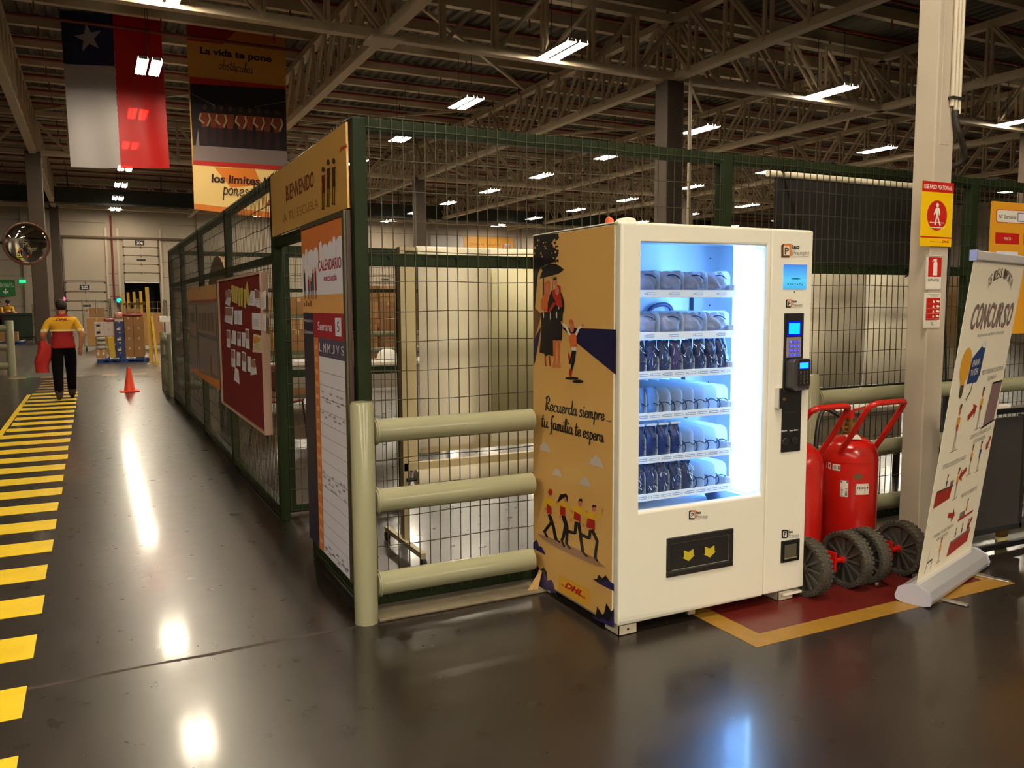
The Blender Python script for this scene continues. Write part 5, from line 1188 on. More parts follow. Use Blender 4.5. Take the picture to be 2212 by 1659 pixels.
# ------------------------------------------------------------------ ochre week board on the fence
t = thing('week_board', 'ochre week number board with a red FOCO field on the fence', 'board', (5.66, 3.755, 1.2))
MB().box(5.662, 6.7, 3.752, 3.762, 1.25, 2.185).build('board_panel', mat('amber_board', (226, 158, 40), .4), t)
a = Art(lambda p: onY(zoom(2040, 380, 6.378)(p), 3.752), (0, -1, 0), .0008)
a.poly([(712, 480), (740, 460), (1300, 490), (1300, 672), (730, 640), (714, 620)], DHLR); a.poly([(724, 484), (745, 469), (1300, 498), (1300, 663), (738, 632), (724, 616)], SGN, 1); a.text('N° Semana:', (748, 584), (990, 596), (748, 530), INK, 2, bold=.01)
a.poly([(1006, 505), (1130, 512), (1130, 640), (1004, 630)], LGR, 2); a.poly([(1016, 518), (1130, 522), (1130, 630), (1014, 620)], PALE, 3)
a.poly([(703, 778), (1032, 796), (1028, 945), (700, 932)], DHLR); a.text('FOCO', (818, 886), (914, 890), (820, 842), SGN, 1, bold=.01); a.poly([(1092, 800), (1300, 808), (1300, 950), (1090, 945)], DHLR)
a.poly([(712, 1035), (1012, 1046), (1012, 1140), (708, 1125)], PALE, 1); a.done('board_print', t)
# ------------------------------------------------------------------ inside the cage, behind the front fence
SHEET = mat('cream_paper_sheet', (246, 234, 206), .6, var=.03, scale=3); CRS = mat('cream_easel_steel', (196, 180, 140), .45)
t = thing('rolling_easel', 'wheeled easel with long cream paper sheets just inside the mesh fence', 'easel', (2.1, 4.62, 0))
for x_ in (1.595, 3.0): MB().box(x_, x_ + .03, 4.6, 4.66, .05, 1.815).build('easel_post', CRS, t)
MB().box(1.62, 1.70, 4.64, 4.66, .55, 1.805).build('easel_panel', CRS, t); MB().box(1.6, 3.03, 4.6, 4.64, .5, .545).build('easel_rail', CRS, t); MB().box(1.6, 3.03, 4.61, 4.65, 1.79, 1.815).build('easel_rail', CRS, t)
def sheet(nm, xa, xb, prof, m, parent):
    b = MB(); n = len(prof)
    vs = [(xa, yy, zz) for yy, zz in prof] + [(xb, yy, zz) for yy, zz in prof]
    o = b.add(vs, [(i, i + 1, n + i + 1, n + i) for i in range(n - 1)]).build(nm, m, parent, smooth=60)
    sm = o.modifiers.new('thick', 'SOLIDIFY'); sm.thickness = .002; return o
sheet('paper_sheet', 1.702, 2.17, [(4.66, 1.78), (4.645, 1.812), (4.62, 1.822), (4.595, 1.81), (4.59, 1.75), (4.588, 1.2), (4.59, .75), (4.6, .64), (4.625, .595)], SHEET, t)
sheet('paper_sheet', 2.15, 3.0, [(4.66, 1.78), (4.645, 1.812), (4.62, 1.822), (4.598, 1.81), (4.596, 1.75), (4.594, 1.2), (4.596, .75), (4.606, .64), (4.625, .595)], SHEET, t)
sheet('cover_flap', 2.165, 3.0, [(4.56, 1.69), (4.572, 1.3), (4.574, .79)], mat('cream_flap', (214, 204, 160), .5), t)
MB().cyl((1.66, 4.56, .455), (2.96, 4.56, .455), .055, 20).build('paper_roll', SHEET, t, smooth=40); MB().cyl((1.6, 4.56, .455), (3.02, 4.56, .455), .012, 8).build('roll_spindle', DARK, t)
MB().bar((1.6, 4.3, .07), (1.6, 4.95, .07), .03).build('easel_foot', CRS, t); MB().bar((3.0, 4.3, .07), (3.0, 4.95, .07), .03).build('easel_foot', CRS, t)
for x_, y_ in ((1.6, 4.3), (1.6, 4.95), (3.0, 4.3), (3.0, 4.95)): MB().cyl((x_ - .012, y_, .026), (x_ + .012, y_, .026), .026, 12).build('castor', BLACK, t, smooth=40)
t = thing('projector_screen', 'black projector screen under a white roller behind the fence', 'screen', (4.8, 4.3, 1.74))
MB().cyl((4.1, 4.3, 2.352), (5.9, 4.3, 2.352), .024, 14).build('roller_tube', SHEET, t, smooth=40); MB().box(4.16, 5.9, 4.295, 4.302, 1.735, 2.34).build('screen_cloth', mat('black_screen_cloth', (20, 15, 12), .9), t); MB().box(4.16, 5.9, 4.29, 4.307, 1.72, 1.74).build('bottom_bar', DARK, t)
for x_ in (4.2, 5.85): MB().box(x_, x_ + .02, 3.84, 4.3, 2.36, 2.375).build('hanging_arm', DARK, t)
t = thing('white_backdrop', 'off white paper backdrop hanging below the black screen', 'backdrop', (4.8, 4.28, .86))
sheet('backdrop_sheet', 4.1, 5.05, [(4.285, 1.725), (4.28, 1.3), (4.285, .875)], SHEET, t); sheet('backdrop_sheet', 5.06, 6.1, [(4.285, 1.725), (4.275, 1.3), (4.28, .875)], SHEET, t); MB().box(4.1, 6.1, 4.26, 4.31, .835, .872).build('bottom_batten', BLACK, t); MB().box(4.1, 6.1, 4.27, 4.31, 1.715, 1.735).build('top_batten', DARK, t)
MB().box(6.05, 6.1, 4.29, 4.34, 0, .85).box(4.12, 4.16, 4.29, 4.34, 0, .85).build('batten_leg_frame', DARK, t)
CHM = mat('chair_black_plastic', (30, 28, 28), .5); CHR = mat('maroon_seat', (96, 24, 24), .6); CHL = mat('chair_steel', (60, 58, 56), .35, metal=.6)
def chair(x, y, rz, label, m=CHM):
    t = thing('visitor_chair', label, 'chair', (x, y, 0), rz, 'chairs inside the cage')
    s = MB(); n = 8
    s.prism([(-.22, -.2, .43), (.22, -.2, .43), (.24, .2, .45), (-.24, .2, .45)], (0, 0, .03)); s.build('seat', m, t, bevel=.012, local=True)
    b = MB(); vs = []
    for jz in range(5):
        for i in range(7):
            u = i / 6 * 2 - 1; v = jz / 4; vs.append((u * (.22 - .04 * v), .23 + .06 * v - .04 * (1 - u * u), .58 + .28 * v))
    b.add(vs, [(jz * 7 + i, jz * 7 + i + 1, jz * 7 + i + 8, jz * 7 + i + 7) for jz in range(4) for i in range(6)])
    o = b.build('backrest', m, t, smooth=60, local=True); sm = o.modifiers.new('thick', 'SOLIDIFY'); sm.thickness = .02
    for sx in (-1, 1):
        MB().tube([(sx * .2, -.19, .43), (sx * .23, -.24, .0)], .011, 7).build('leg', CHL, t, local=True); MB().tube([(sx * .2, .18, .43), (sx * .23, .28, .0)], .011, 7).build('leg', CHL, t, local=True); MB().tube([(sx * .19, .16, .44), (sx * .19, .24, .6)], .01, 7).build('back_support', CHL, t, local=True)
    return t
chair(2.15, 7.0, .5, 'black visitor chair seen just behind the corner of the cage'); chair(2.35, 8.7, -.4, 'maroon visitor chair beside the work table', CHR); chair(1.75, 9.1, 2.6, 'maroon visitor chair seen through the open gate', CHR); chair(4.6, 5.6, 3.0, 'black visitor chair behind the red extinguishers'); chair(5.6, 5.9, 2.7, 'maroon visitor chair behind the slim white column', CHR)
TTOP = mat('pale_table_top', (208, 196, 176), .4)
def table(x, y, w, d, h_, label):
    t = thing('work_table', label, 'table', (x, y, 0), 0, 'tables inside the cage')
    MB().box(-w / 2, w / 2, -d / 2, d / 2, h_ - .035, h_).build('table_top', TTOP, t, bevel=.004, local=True); MB().box(-w / 2 + .05, w / 2 - .05, -d / 2 + .02, -d / 2 + .04, h_ - .3, h_ - .04).build('modesty_panel', mat('table_panel', (140, 128, 112), .6), t, local=True)
    for sx in (-1, 1):
        for sy in (-1, 1): MB().box(sx * (w / 2 - .05) - .02, sx * (w / 2 - .05) + .02, sy * (d / 2 - .05) - .02, sy * (d / 2 - .05) + .02, 0, h_ - .035).build('leg', CHL, t, local=True)
table(3.1, 9.6, 1.5, .7, .82, 'pale work table in the cage with a white helmet on it'); table(2.0, 10.3, 1.4, .7, .8, 'pale work table behind the open gate with loose papers'); table(5.2, 5.0, 1.8, .6, .62, 'low table behind the guard rail and the extinguishers')
CART = mat('carton_brown', (150, 106, 62), .7, var=.1, scale=4); CART2 = mat('carton_tan', (174, 128, 78), .7, var=.1, scale=4); TAPE = mat('packing_tape', (196, 160, 104), .3)
def carton(x, y, z, w, d, h_, label, m=CART, rz=0.0, group='cartons', name='carton', mark=None):
    t = thing(name, label, 'box', (x, y, z), rz, group)
    MB().box(-w / 2, w / 2, -d / 2, d / 2, 0, h_).build('carton_body', m, t, bevel=.004, local=True)
    MB().box(-.025, .025, -d / 2 - .0012, d / 2 + .0012, h_ * .78, h_ + .0012).build('packing_tape', TAPE, t, local=True)
    if mark: MB().box(-w * .3, w * .1, -d / 2 - .0016, -d / 2, h_ * .35, h_ * .7).build('paper_label', mark, t, local=True)
    return t
hm = MB().lathe([(.13, 0), (.128, .03), (.115, .08), (.085, .12), (.04, .14), (.0001, .145)], (0, 0, 0), 24); hm.lathe([(.155, 0), (.15, .008), (.12, .012)], (0, -.015, 0), 24)
o = hm.build('safety_helmet', WHITE, None, smooth=50); o.location = (3.1, 9.45, .8205); tag(o, 'white safety helmet on the work table in the cage', 'helmet')
carton(2.78, 9.5, .8205, .2, .2, .16, 'small tan carton on the helmet table, lower of two', CART2); carton(2.76, 9.5, .9815, .14, .14, .2, 'slim tan carton standing on the small carton', TAPE)
for i in range(5): tag(MB().box(1.55 + .2 * i, 1.72 + .2 * i, 10.05 + .05 * (i % 2), 10.2 + .05 * (i % 2), .8005, .812 + .012 * (i % 3)).build('paper_stack', (PALE, DARK, LABELM)[i % 3], None), 'small pile of papers on the table behind the gate, %s from the fence' % ORD[i], 'papers', 'paper piles on the table')
# shelf rack with cartons behind the gate
t = thing('storage_rack', 'steel storage rack with cartons seen through the open gate', 'rack', (2.3, 12.2, 0))
for x_ in (1.6, 3.4):
    for y_ in (11.9, 12.5): MB().box(x_, x_ + .05, y_, y_ + .05, 0, 2.0).build('upright', DARK, t)
for z_ in (.15, .78, 1.3): MB().box(1.6, 3.45, 11.9, 12.55, z_, z_ + .05).build('shelf', mat('rack_green_shelf', (92, 92, 66), .5), t)
rnd = random.Random(5); q = 0
for z_ in (.2005, .8305, 1.3505):
    x_ = 1.72
    while x_ < 3.2:
        w = rnd.uniform(.25, .4); carton(x_ + w / 2, 12.15, z_, w - .02, .4, rnd.uniform(.22, .36), 'carton on the %s shelf of the cage rack, %s from the walkway' % ({.2005: 'bottom', .8305: 'middle', 1.3505: 'top'}[z_], ORD[q % 6]), (CART, CART2)[q % 2], 0, 'cartons on the cage rack', mark=LABELM if q % 3 == 0 else None); x_ += w; q += 1
    q = 0
# ------------------------------------------------------------------ hanging flag and hall banner
FW = fabricmat('flag_white', (164, 156, 154), .03, .3); FR = fabricmat('flag_red', (176, 16, 12), .05, .4); FB = fabricmat('flag_navy', (22, 24, 56), .05, .4)
YF = 26.3
def cloth(parent, nm, c4, m, nx=14, nz=24, amp=.05):
    """cloth panel between four corner points (tl, tr, br, bl) with a soft ripple"""
    tl, tr, br, bl = [Vector(c) for c in c4]; b = MB(); vs = []
    for jz in range(nz + 1):
        v = jz / nz
        for i in range(nx + 1):
            u = i / nx; p = tl.lerp(tr, u).lerp(bl.lerp(br, u), v)
            vs.append(p + Vector((0, amp * (math.sin(p.x * 3.1 + 1) * .6 + .4 * math.sin(p.x * 7 + p.z)) * (.3 + v), 0)))
    return b.add(vs, [(jz * (nx + 1) + i, jz * (nx + 1) + i + 1, (jz + 1) * (nx + 1) + i + 1, (jz + 1) * (nx + 1) + i) for jz in range(nz) for i in range(nx)]).build(nm, m, parent, smooth=80)
T_ = thing('national_flag', 'large red white and navy flag with one white star hanging from the roof', 'flag', (.6, YF, 4.8))
F = lambda x, y: onY((x, y), YF)
tl, tm, tr = F(130, 24), F(243, 30), F(346, 36); ml, mm_ = F(137, 138), F(248, 143); bl, bm, br = F(153, 361), F(261, 364), F(367, 363)
cloth(T_, 'navy_canton', (tl, tm, mm_, ml), FB); cloth(T_, 'white_field', (ml, mm_, bm, bl), FW); cloth(T_, 'red_field', (tm, tr, br, bm), FR)
a = Art(lambda p: F(p[0], p[1]) + Vector((0, -.09, 0)), (0, -1, 0), .004)
cx, cy = 191, 84
pts = []
for k in range(10):
    q = math.radians(-100 + k * 36); r_ = 33 if k % 2 == 0 else 13; pts.append((cx + r_ * math.cos(q) * .95, cy + r_ * math.sin(q)))
a.poly(pts, FW); a.done('star_print', T_)
MB().cyl(tl + Vector((-.05, 0, .02)), tr + Vector((.05, 0, .02)), .025, 8).build('flag_pole', DARK, T_)
for p in (tl, tr): MB().cyl(p, (p.x, p.y, 9.3), .006, 5).build('cord', DARK, T_)
T_ = thing('hall_banner', 'tall printed banner with a group photograph hanging beside the flag', 'banner', (4, YF, 4.1))
NY = fabricmat('banner_vinyl_amber', (206, 146, 66), .02, .3, .35); NP = fabricmat('banner_vinyl_pale', (238, 206, 140), .02, .3, .35)
qa = [F(402, 52), F(617, 80), F(624, 475), F(420, 452)]
cloth(T_, 'banner_sheet', [q + Vector((0, .06, 0)) for q in qa], NY, 10, 30, .0)
NR = mat('hall_banner_red', (176, 32, 20), .35); NO = mat('hall_banner_orange', (224, 124, 34), .35); NT = mat('hall_banner_dark', (44, 16, 20), .35); ND = mat('hall_banner_photo_dark', (24, 20, 22), .3); NG = mat('hall_banner_photo_grey', (120, 104, 100), .3); NS = mat('hall_banner_photo_sleeve', (150, 124, 84), .35); NV = mat('hall_banner_photo_vest', (104, 40, 18), .35); NH = mat('hall_banner_photo_hair', (60, 40, 32), .35); NPm = mat('hall_banner_pale', (240, 204, 130), .35)
Z1 = zoom(0, 0, 3.456)
a = Art(lambda p: F(*Z1(p)), (0, -1, 0), .0, .008)
a.poly([(1395, 180), (1790, 210), (1740, 250), (1700, 300), (1660, 330), (1396, 300)], NR, 1); a.poly([(1790, 210), (2118, 262), (2090, 340), (1690, 300), (1740, 250)], NO, 1)
a.text('La vida te pone', (1492, 416), (2026, 482), (1494, 348), NT, 1, bold=.03); a.hand('obstáculos', (1632, 512), (1888, 552), (4, -70), NT, 5)
a.poly([(1414, 572), (2126, 646), (2128, 668), (1416, 625)], NR, 1)
a.poly([(1416, 625), (2130, 668), (2142, 1140), (1438, 1095)], ND, 1); a.poly([(1438, 1085), (2142, 1130), (2148, 1248), (1442, 1205)], NG, 2)
rnd = random.Random(2)
for i in range(9):
    X = 1520 + i * 68 + rnd.uniform(-8, 8); Yh = 800 + i * 5
    a.oval(X, Yh, 17, 22, NH, 2, 10); a.poly([(X - 30, Yh + 40), (X + 30, Yh + 42), (X + 22, Yh + 150), (X - 22, Yh + 148)], NV, 2)
    if i % 2 == 0: a.line([(X - 30, Yh + 50), (X - 40, Yh + 90), (X - 10, Yh + 120)], 14, NS, 3); a.line([(X + 30, Yh + 52), (X + 40, Yh + 92), (X + 20, Yh + 140)], 14, NS, 3)
    a.poly([(X - 20, Yh + 148), (X + 20, Yh + 150), (X + 16, Yh + 280), (X - 16, Yh + 278)], NT, 2)
a.poly([(1460, 1090), (1478, 960), (1488, 1090)], NG, 3); a.line([(1425, 700), (1600, 790)], 5, NG, 2); a.line([(1900, 800), (2130, 760)], 5, NG, 2)
a.poly([(1442, 1198), (2148, 1242), (2148, 1276), (1442, 1230)], NR, 3)
a.poly([(1442, 1230), (2148, 1276), (2152, 1640), (1450, 1562)], NPm, 1); a.poly([(1600, 1250), (1900, 1262), (1950, 1380), (1720, 1400)], NO, 2); a.poly([(1448, 1520), (2150, 1600), (2152, 1640), (1450, 1562)], NO, 2)
a.text('los limites los', (1576, 1362), (2066, 1394), (1580, 1300), NT, 3, bold=.03); a.hand('pones tú', (1660, 1450), (1950, 1480), (5, -100), NT, 7, 3)
a.text('DHL', (1985, 1530), (2120, 1545), (1990, 1490), NR, 3, bold=.05, shear=.35); a.done('banner_print', T_)
MB().cyl(qa[0] + Vector((-.05, .02, .03)), qa[1] + Vector((.05, .02, .03)), .03, 8).build('hanging_bar', DARK, T_)
for p in qa[:2]: MB().cyl(p, (p.x, p.y, 9.4), .006, 5).build('cord', DARK, T_)
# ------------------------------------------------------------------ convex mirror on the side column
T_ = thing('convex_mirror', 'round convex traffic mirror with an orange brown rim', 'mirror', (-1.05, 18.2, 2.26))
C_ = Vector((-1.05, 18.2, 2.66)); NRM = Vector((.28, -.94, -.12)).normalized(); ua = NRM.cross(Vector((0, 0, 1))).normalized(); ub = ua.cross(NRM)
def dish(r0, prof, n=36):
    b = MB(); vs = []
    for r_, d_ in prof:
        for k in range(n):
            q = 2 * math.pi * k / n; vs.append(C_ + (ua * math.cos(q) + ub * math.sin(q)) * r_ + NRM * d_)
    return b.add(vs, [(i * n + k, i * n + (k + 1) % n, (i + 1) * n + (k + 1) % n, (i + 1) * n + k) for i in range(len(prof) - 1) for k in range(n)])
dish(.39, [(.0005, .09), (.08, .0862), (.16, .0748), (.24, .0556), (.31, .0325), (.365, .01), (.372, .0)]).build('mirror_dome', mat('mirror_chrome', (226, 222, 214), .03, metal=1.0), T_, smooth=80)
dish(.39, [(.372, .0), (.385, .02), (.402, .012), (.404, -.02), (.39, -.04), (.2, -.07), (.0005, -.075)]).build('rim', mat('mirror_rim_brown', (104, 62, 40), .4), T_, smooth=40)
MB().cyl(C_ - NRM * .07, (-1.82, 18.5, 2.7), .025, 8).build('bracket', DARK, T_)
# ------------------------------------------------------------------ people
def skinned(verts, edges, radii, root=0, sub=1):
    me = bpy.data.meshes.new('person'); me.from_pydata(verts, edges, [])
    o = bpy.data.objects.new('person', me); COL.objects.link(o)
    sk = o.modifiers.new('skin', 'SKIN'); sk.use_smooth_shade = True
    lay = me.skin_vertices[0].data if me.skin_vertices else None
    if lay is None:
        bpy.context.view_layer.objects.active = o
    for i, r_ in enumerate(radii): lay[i].radius = r_ if isinstance(r_, tuple) else (r_, r_)
    lay[root].use_root = True
    sb = o.modifiers.new('sub', 'SUBSURF'); sb.levels = sub; sb.render_levels = sub
    dg = bpy.context.evaluated_depsgraph_get(); dg.update()
    m2 = bpy.data.meshes.new_from_object(o.evaluated_get(dg))
    bpy.data.objects.remove(o)
    return m2
SHR = mat('shirt_red', (150, 12, 8), .8); SHY = mat('shirt_yellow', (226, 166, 26), .8); SHB = mat('reflective_band', (232, 210, 140), .5); PANT = mat('dark_trousers', (11, 9, 11), 1.0, spec=.1); HAIRM = mat('dark_hair', (30, 16, 14), .7); SKIN = mat('skin_tone', (190, 126, 88), .6); BOOT = mat('brown_boot', (58, 40, 28), .7)
def person(loc, rz, label, S=1.0, pose='walk', cap=False, full=True):
    V = []; E_ = []; Rr = []
    def j(p, r_, par=None):
        V.append(p); Rr.append(r_)
        if par is not None: E_.append((par, len(V) - 1))
        return len(V) - 1
    pel = j((0, 0, .93), (.16, .12)); w1 = j((0, 0, 1.06), (.165, .115), pel); ch = j((0, .01, 1.24), (.175, .12), w1); sh = j((0, .01, 1.36), (.15, .10), ch); nk = j((0, .015, 1.44), (.058, .058), sh); nk2 = j((0, -.005, 1.49), (.056, .058), nk)
    hd = j((0, -.02, 1.555), (.082, .095), nk2); hd2 = j((0, -.015, 1.62), (.08, .098), hd); hd3 = j((0, -.005, 1.665), (.05, .06), hd2)
    for s in (-1, 1):
        st = (.14 if s < 0 else -.1) if pose == 'walk' else 0.0
        hp = j((s * .1, 0, .87), (.122, .125), pel); kn = j((s * .105, -st * .9 + (.02), .5), (.09, .092), hp); an = j((s * .105, -st * 1.5 + .04, .12), (.072, .075), kn); he = j((s * .1, -st * 1.5 + .06, .05), (.05, .05), an); to = j((s * .11, -st * 1.5 - .14, .04), (.048, .04), he)
        so = j((s * .19, .01, 1.355), (.075, .07), sh)
        if pose == 'walk':
            el = j((s * .3, .04, 1.12), (.058, .058), so); wr = j((s * .27, -.14 if s > 0 else -.02, .98 if s > 0 else .9), (.034, .03), el)
        else:
            el = j((s * .27, .02, 1.1), (.058, .058), so); wr = j((s * .2, -.24, 1.12), (.034, .03), el)
        d = (Vector(V[wr]) - Vector(V[el])).normalized(); pm = j(tuple(Vector(V[wr]) + d * .06), (.03, .018), wr)
        side = Vector((1, 0, 0)); side = (side - d * side.dot(d)).normalized()
        if full:
            for q, (o_, L_) in enumerate(((-.026, .065), (-.009, .075), (.009, .07), (.025, .055))):
                f1 = j(tuple(Vector(V[pm]) + side * o_ + d * .03), .0095, pm); f2 = j(tuple(Vector(V[f1]) + d * L_ * .5 + Vector((0, -.01, -.004))), .0085, f1); j(tuple(Vector(V[f2]) + d * L_ * .35 + Vector((0, -.018, -.01))), .0075, f2)
            t1 = j(tuple(Vector(V[wr]) - side * s * .03 + d * .035), .0105, wr); j(tuple(Vector(V[t1]) + d * .03 - side * s * .012), .009, t1)
    me = skinned([(x * S, y * S, z * S) for x, y, z in V], E_, [(tuple(q * S for q in r_) if isinstance(r_, tuple) else r_ * S) for r_ in Rr], 0, 2 if full else 1)
    mats = [SHR, SHY, SHB, PANT, HAIRM, SKIN, BOOT]
    me.materials.clear()
    for m in mats: me.materials.append(m)
    for p in me.polygons:
        x, y, z = p.center / S; p.use_smooth = True; ax = abs(x)
        if z < .15: k = 6
        elif z < .9 and not (ax > .2 and z > .74): k = 3
        elif z > 1.63 or (z > 1.53 and y > -.045): k = 4
        elif z > 1.47: k = 5
        elif z > 1.42: k = 0
        elif ax > .215:
            k = 1 if z > 1.21 else (2 if z > 1.17 else 5)
        elif z > 1.2: k = 1
        elif z > 1.175: k = 2
        else: k = 0
        p.material_index = k
    o = bpy.data.objects.new('person', me); COL.objects.link(o); o.location = loc; o.rotation_euler = (0, 0, rz); tag(o, label, 'person')
    # face, ears, hair cap, shirt hem
    f = MB().prism([(-.012, -.128, 1.555), (.012, -.128, 1.555), (.0, -.118, 1.6)], (0, .03, 0)); f.v = [(x * S, y * S, z * S) for x, y, z in f.v]; f.build('nose', SKIN, o, local=True)
    for s in (-1, 1):
        e = MB().sphere((s * .088 * S, .005 * S, 1.572 * S), .024 * S, 8, 6, sq=(.4, .8, 1.2)); e.build('ear', SKIN, o, smooth=60, local=True)
        e = MB().sphere((s * .03 * S, -.108 * S, 1.595 * S), .01 * S, 8, 5); e.build('eye', INK, o, smooth=60, local=True)
    MB().box(-.025 * S, .025 * S, -.122 * S, -.112 * S, 1.525 * S, 1.531 * S).build('mouth', MAROON, o, local=True)
    hr = MB().sphere((0, .012 * S, 1.625 * S), .104 * S, 16, 10, sq=(.9, 1.0, .92)); hr.v = [(x, max(y, -.072 * S), max(z, (1.53 + (.06 if y < 0 else 0)) * S)) for x, y, z in hr.v]; hr.build('hair', HAIRM, o, smooth=70, local=True)
    hm_ = MB(); pr = [(.19, .88), (.185, .9), (.18, 1.0)]; n = 24; vs = []
    for r_, z in ((.188, .885), (.192, .9), (.18, .98), (.172, 1.08)):
        for k in range(n):
            q = 2 * math.pi * k / n; vs.append((r_ * math.cos(q) * S, r_ * .76 * math.sin(q) * S, z * S))
    hm_.add(vs, [(i * n + k, i * n + (k + 1) % n, (i + 1) * n + (k + 1) % n, (i + 1) * n + k) for i in range(3) for k in range(n)]).build('shirt_hem', SHR, o, smooth=60, local=True)
    bd = MB(); vs = []
    for r_, z in ((.193, 1.172), (.194, 1.185), (.193, 1.2)):
        for k in range(n):
            q = 2 * math.pi * k / n; vs.append((r_ * math.cos(q) * S, .02 * S + r_ * .74 * math.sin(q) * S, z * S))
    bd.add(vs, [(i * n + k, i * n + (k + 1) % n, (i + 1) * n + (k + 1) % n, (i + 1) * n + k) for i in range(2) for k in range(n)]).build('reflective_band', SHB, o, smooth=60, local=True)
    if cap: MB().sphere((0, -.01 * S, 1.66 * S), .1 * S, 14, 8, sq=(1, 1.1, .6)).box(-.07 * S, .07 * S, -.2 * S, -.09 * S, 1.645 * S, 1.66 * S).build('cap', DARK, o, smooth=40, local=True)
    return o
p1 = person((-.45, 15.1, 0), math.pi + .06, 'person in a yellow and red shirt and dark trousers walking away on the striped walkway', .93)
a = Art(lambda q: (-.45 - .0 + q[0], 15.1 - .135, q[1]), (0, -1, 0), .004, .002)
a.text('DHL', (-.085, 1.255), (.09, 1.255), (-.085, 1.295), mat('shirt_logo_red', (120, 10, 12), .6), bold=.05, shear=.35); a.line([(-.12, 1.26), (-.085, 1.26)], .006, MATS['shirt_logo_red']); a.line([(.09, 1.26), (.13, 1.26)], .006, MATS['shirt_logo_red'])
o = a.done('back_logo_print', p1)
b = MB(); nz, n = 10, 14; vs = []; rnd = random.Random(9)
for jz in range(nz + 1):
    v = jz / nz; r_ = .05 + .06 * math.sin(min(1, v * 1.25) * math.pi * .75)
    for k in range(n):
        q = 2 * math.pi * k / n; rr = r_ * (1 + .16 * math.sin(3 * q + v * 4)); vs.append((-.74 + rr * math.cos(q) + .02 * math.sin(v * 6), 15.05 + rr * .7 * math.sin(q), .94 - v * .5))
b.add(vs, [(jz * n + k, (jz + 1) * n + k, (jz + 1) * n + (k + 1) % n, jz * n + (k + 1) % n) for jz in range(nz) for k in range(n)] + [tuple(range(n)), tuple(nz * n + k for k in reversed(range(n)))])
tag(b.build('carried_jacket', mat('carried_red_cloth', (168, 20, 14), .7), None, smooth=60), 'bundled red jacket hanging from the walking person\'s hand', 'jacket')
person((-3.42, 44.0, .1), 2.6, 'person in a yellow and red shirt and dark cap at the far sorting station', 1.0, 'work', True, False)
person((-3.72, 43.3, .1), 2.2, 'person with a bare head in a yellow and red shirt at the far sorting station', .97, 'work', False, False)
# ------------------------------------------------------------------ traffic cone
T_ = thing('traffic_cone', 'orange traffic cone standing on the aisle floor', 'cone', (.51, 15.85, 0))
ORC = mat('cone_orange', (236, 64, 20), .5)
MB().prism([(.355, 15.7, 0), (.665, 15.7, 0), (.665, 16.0, 0), (.355, 16.0, 0)], (0, 0, .022)).build('cone_base', ORC, T_, bevel=.008); MB().lathe([(.095, .02), (.09, .03), (.03, .41), (.024, .425), (.0001, .425)], (.51, 15.85, 0), 24).build('cone_body', ORC, T_, smooth=40)
# ------------------------------------------------------------------ pallets and goods
PBL = mat('pallet_blue', (30, 62, 120), .6, var=.15, scale=6); PBT = mat('pallet_top_pale', (176, 170, 168), .6)
def pallet(x, y, w, d, label):
    t = thing('pallet', label, 'pallet', (x, y, 0), 0, 'blue pallets in the hall')
    for k in range(3): MB().box(-w / 2, w / 2, -d / 2 + k * (d - .1) / 2, -d / 2 + k * (d - .1) / 2 + .1, 0, .025).build('bottom_board', PBL, t, local=True)
    for kx in range(3):
        for ky in range(3): MB().box(-w / 2 + kx * (w - .14) / 2, -w / 2 + kx * (w - .14) / 2 + .14, -d / 2 + ky * (d - .1) / 2, -d / 2 + ky * (d - .1) / 2 + .1, .025, .115).build('block', PBL, t, local=True)
    for k in range(7): MB().box(-w / 2 + k * (w - .12) / 6, -w / 2 + k * (w - .12) / 6 + .12, -d / 2, d / 2, .117, .14).build('deck_board', PBT if k % 2 == 0 else PBL, t, local=True)
    MB().box(-w / 2, w / 2, -d / 2 - .012, -d / 2, .08, .118).build('edge_board', PBL, t, local=True)
    return t
pallet(.66, 24.5, 1.24, 1.1, 'blue pallet loaded with mixed goods behind the traffic cone'); pallet(2.3, 25.2, 1.2, 1.1, 'blue pallet of cartons beside the yellow guard post'); pallet(-3.1, 38.5, 1.2, 1.6, 'blue pallet by the side column near the sorting station')
WBAG = mat('white_parcel', (206, 188, 178), .6, var=.06, scale=10); BBOX = mat('blue_print_box', (32, 50, 104), .5); RBAG = mat('maroon_wrap', (136, 48, 48), .4); YBAG = mat('yellow_case', (206, 166, 30), .45); SBAG = mat('silver_film_bag', (176, 166, 150), .25, bump=.6, bscale=18)
GG = 'goods on the loaded pallet'
zp = .1405
def bag(x, y, z, w, d, h_, m, label, name, seed=1, group=GG):
    b = MB(); n, mm = 18, 10; vs = []; rnd = random.Random(seed)
    sp_ = lambda c, e: math.copysign(abs(c) ** e, c)
    for i in range(mm + 1):
        ph = -math.pi / 2 + math.pi * i / mm
        for k in range(n):
            th = 2 * math.pi * k / n; r_ = sp_(math.cos(ph), .5)
            vs.append((x + w / 2 * r_ * sp_(math.cos(th), .45) * (1 + rnd.uniform(-.03, .03)), y + d / 2 * r_ * sp_(math.sin(th), .45), z + h_ / 2 * (1 + sp_(math.sin(ph), .7)) * (1 + (rnd.uniform(-.1, .06) if i > mm * .6 else 0))))
    b.add(vs, [(i * n + k, i * n + (k + 1) % n, (i + 1) * n + (k + 1) % n, (i + 1) * n + k) for i in range(mm) for k in range(n)])
    return tag(b.build(name, m, None, smooth=60), label, 'bag', group)
for i in range(4):
    carton(.82, 24.2, zp + i * .265, .21, .4, .264, 'brown carton on the pallet beside the blue tower, %s from the deck' % ORD[i], CART, 0, GG); carton(1.055, 24.2, zp + i * .265, .25, .4, .264, 'brown carton at the outer end of the pallet, %s from the deck' % ORD[i], CART, 0, GG)
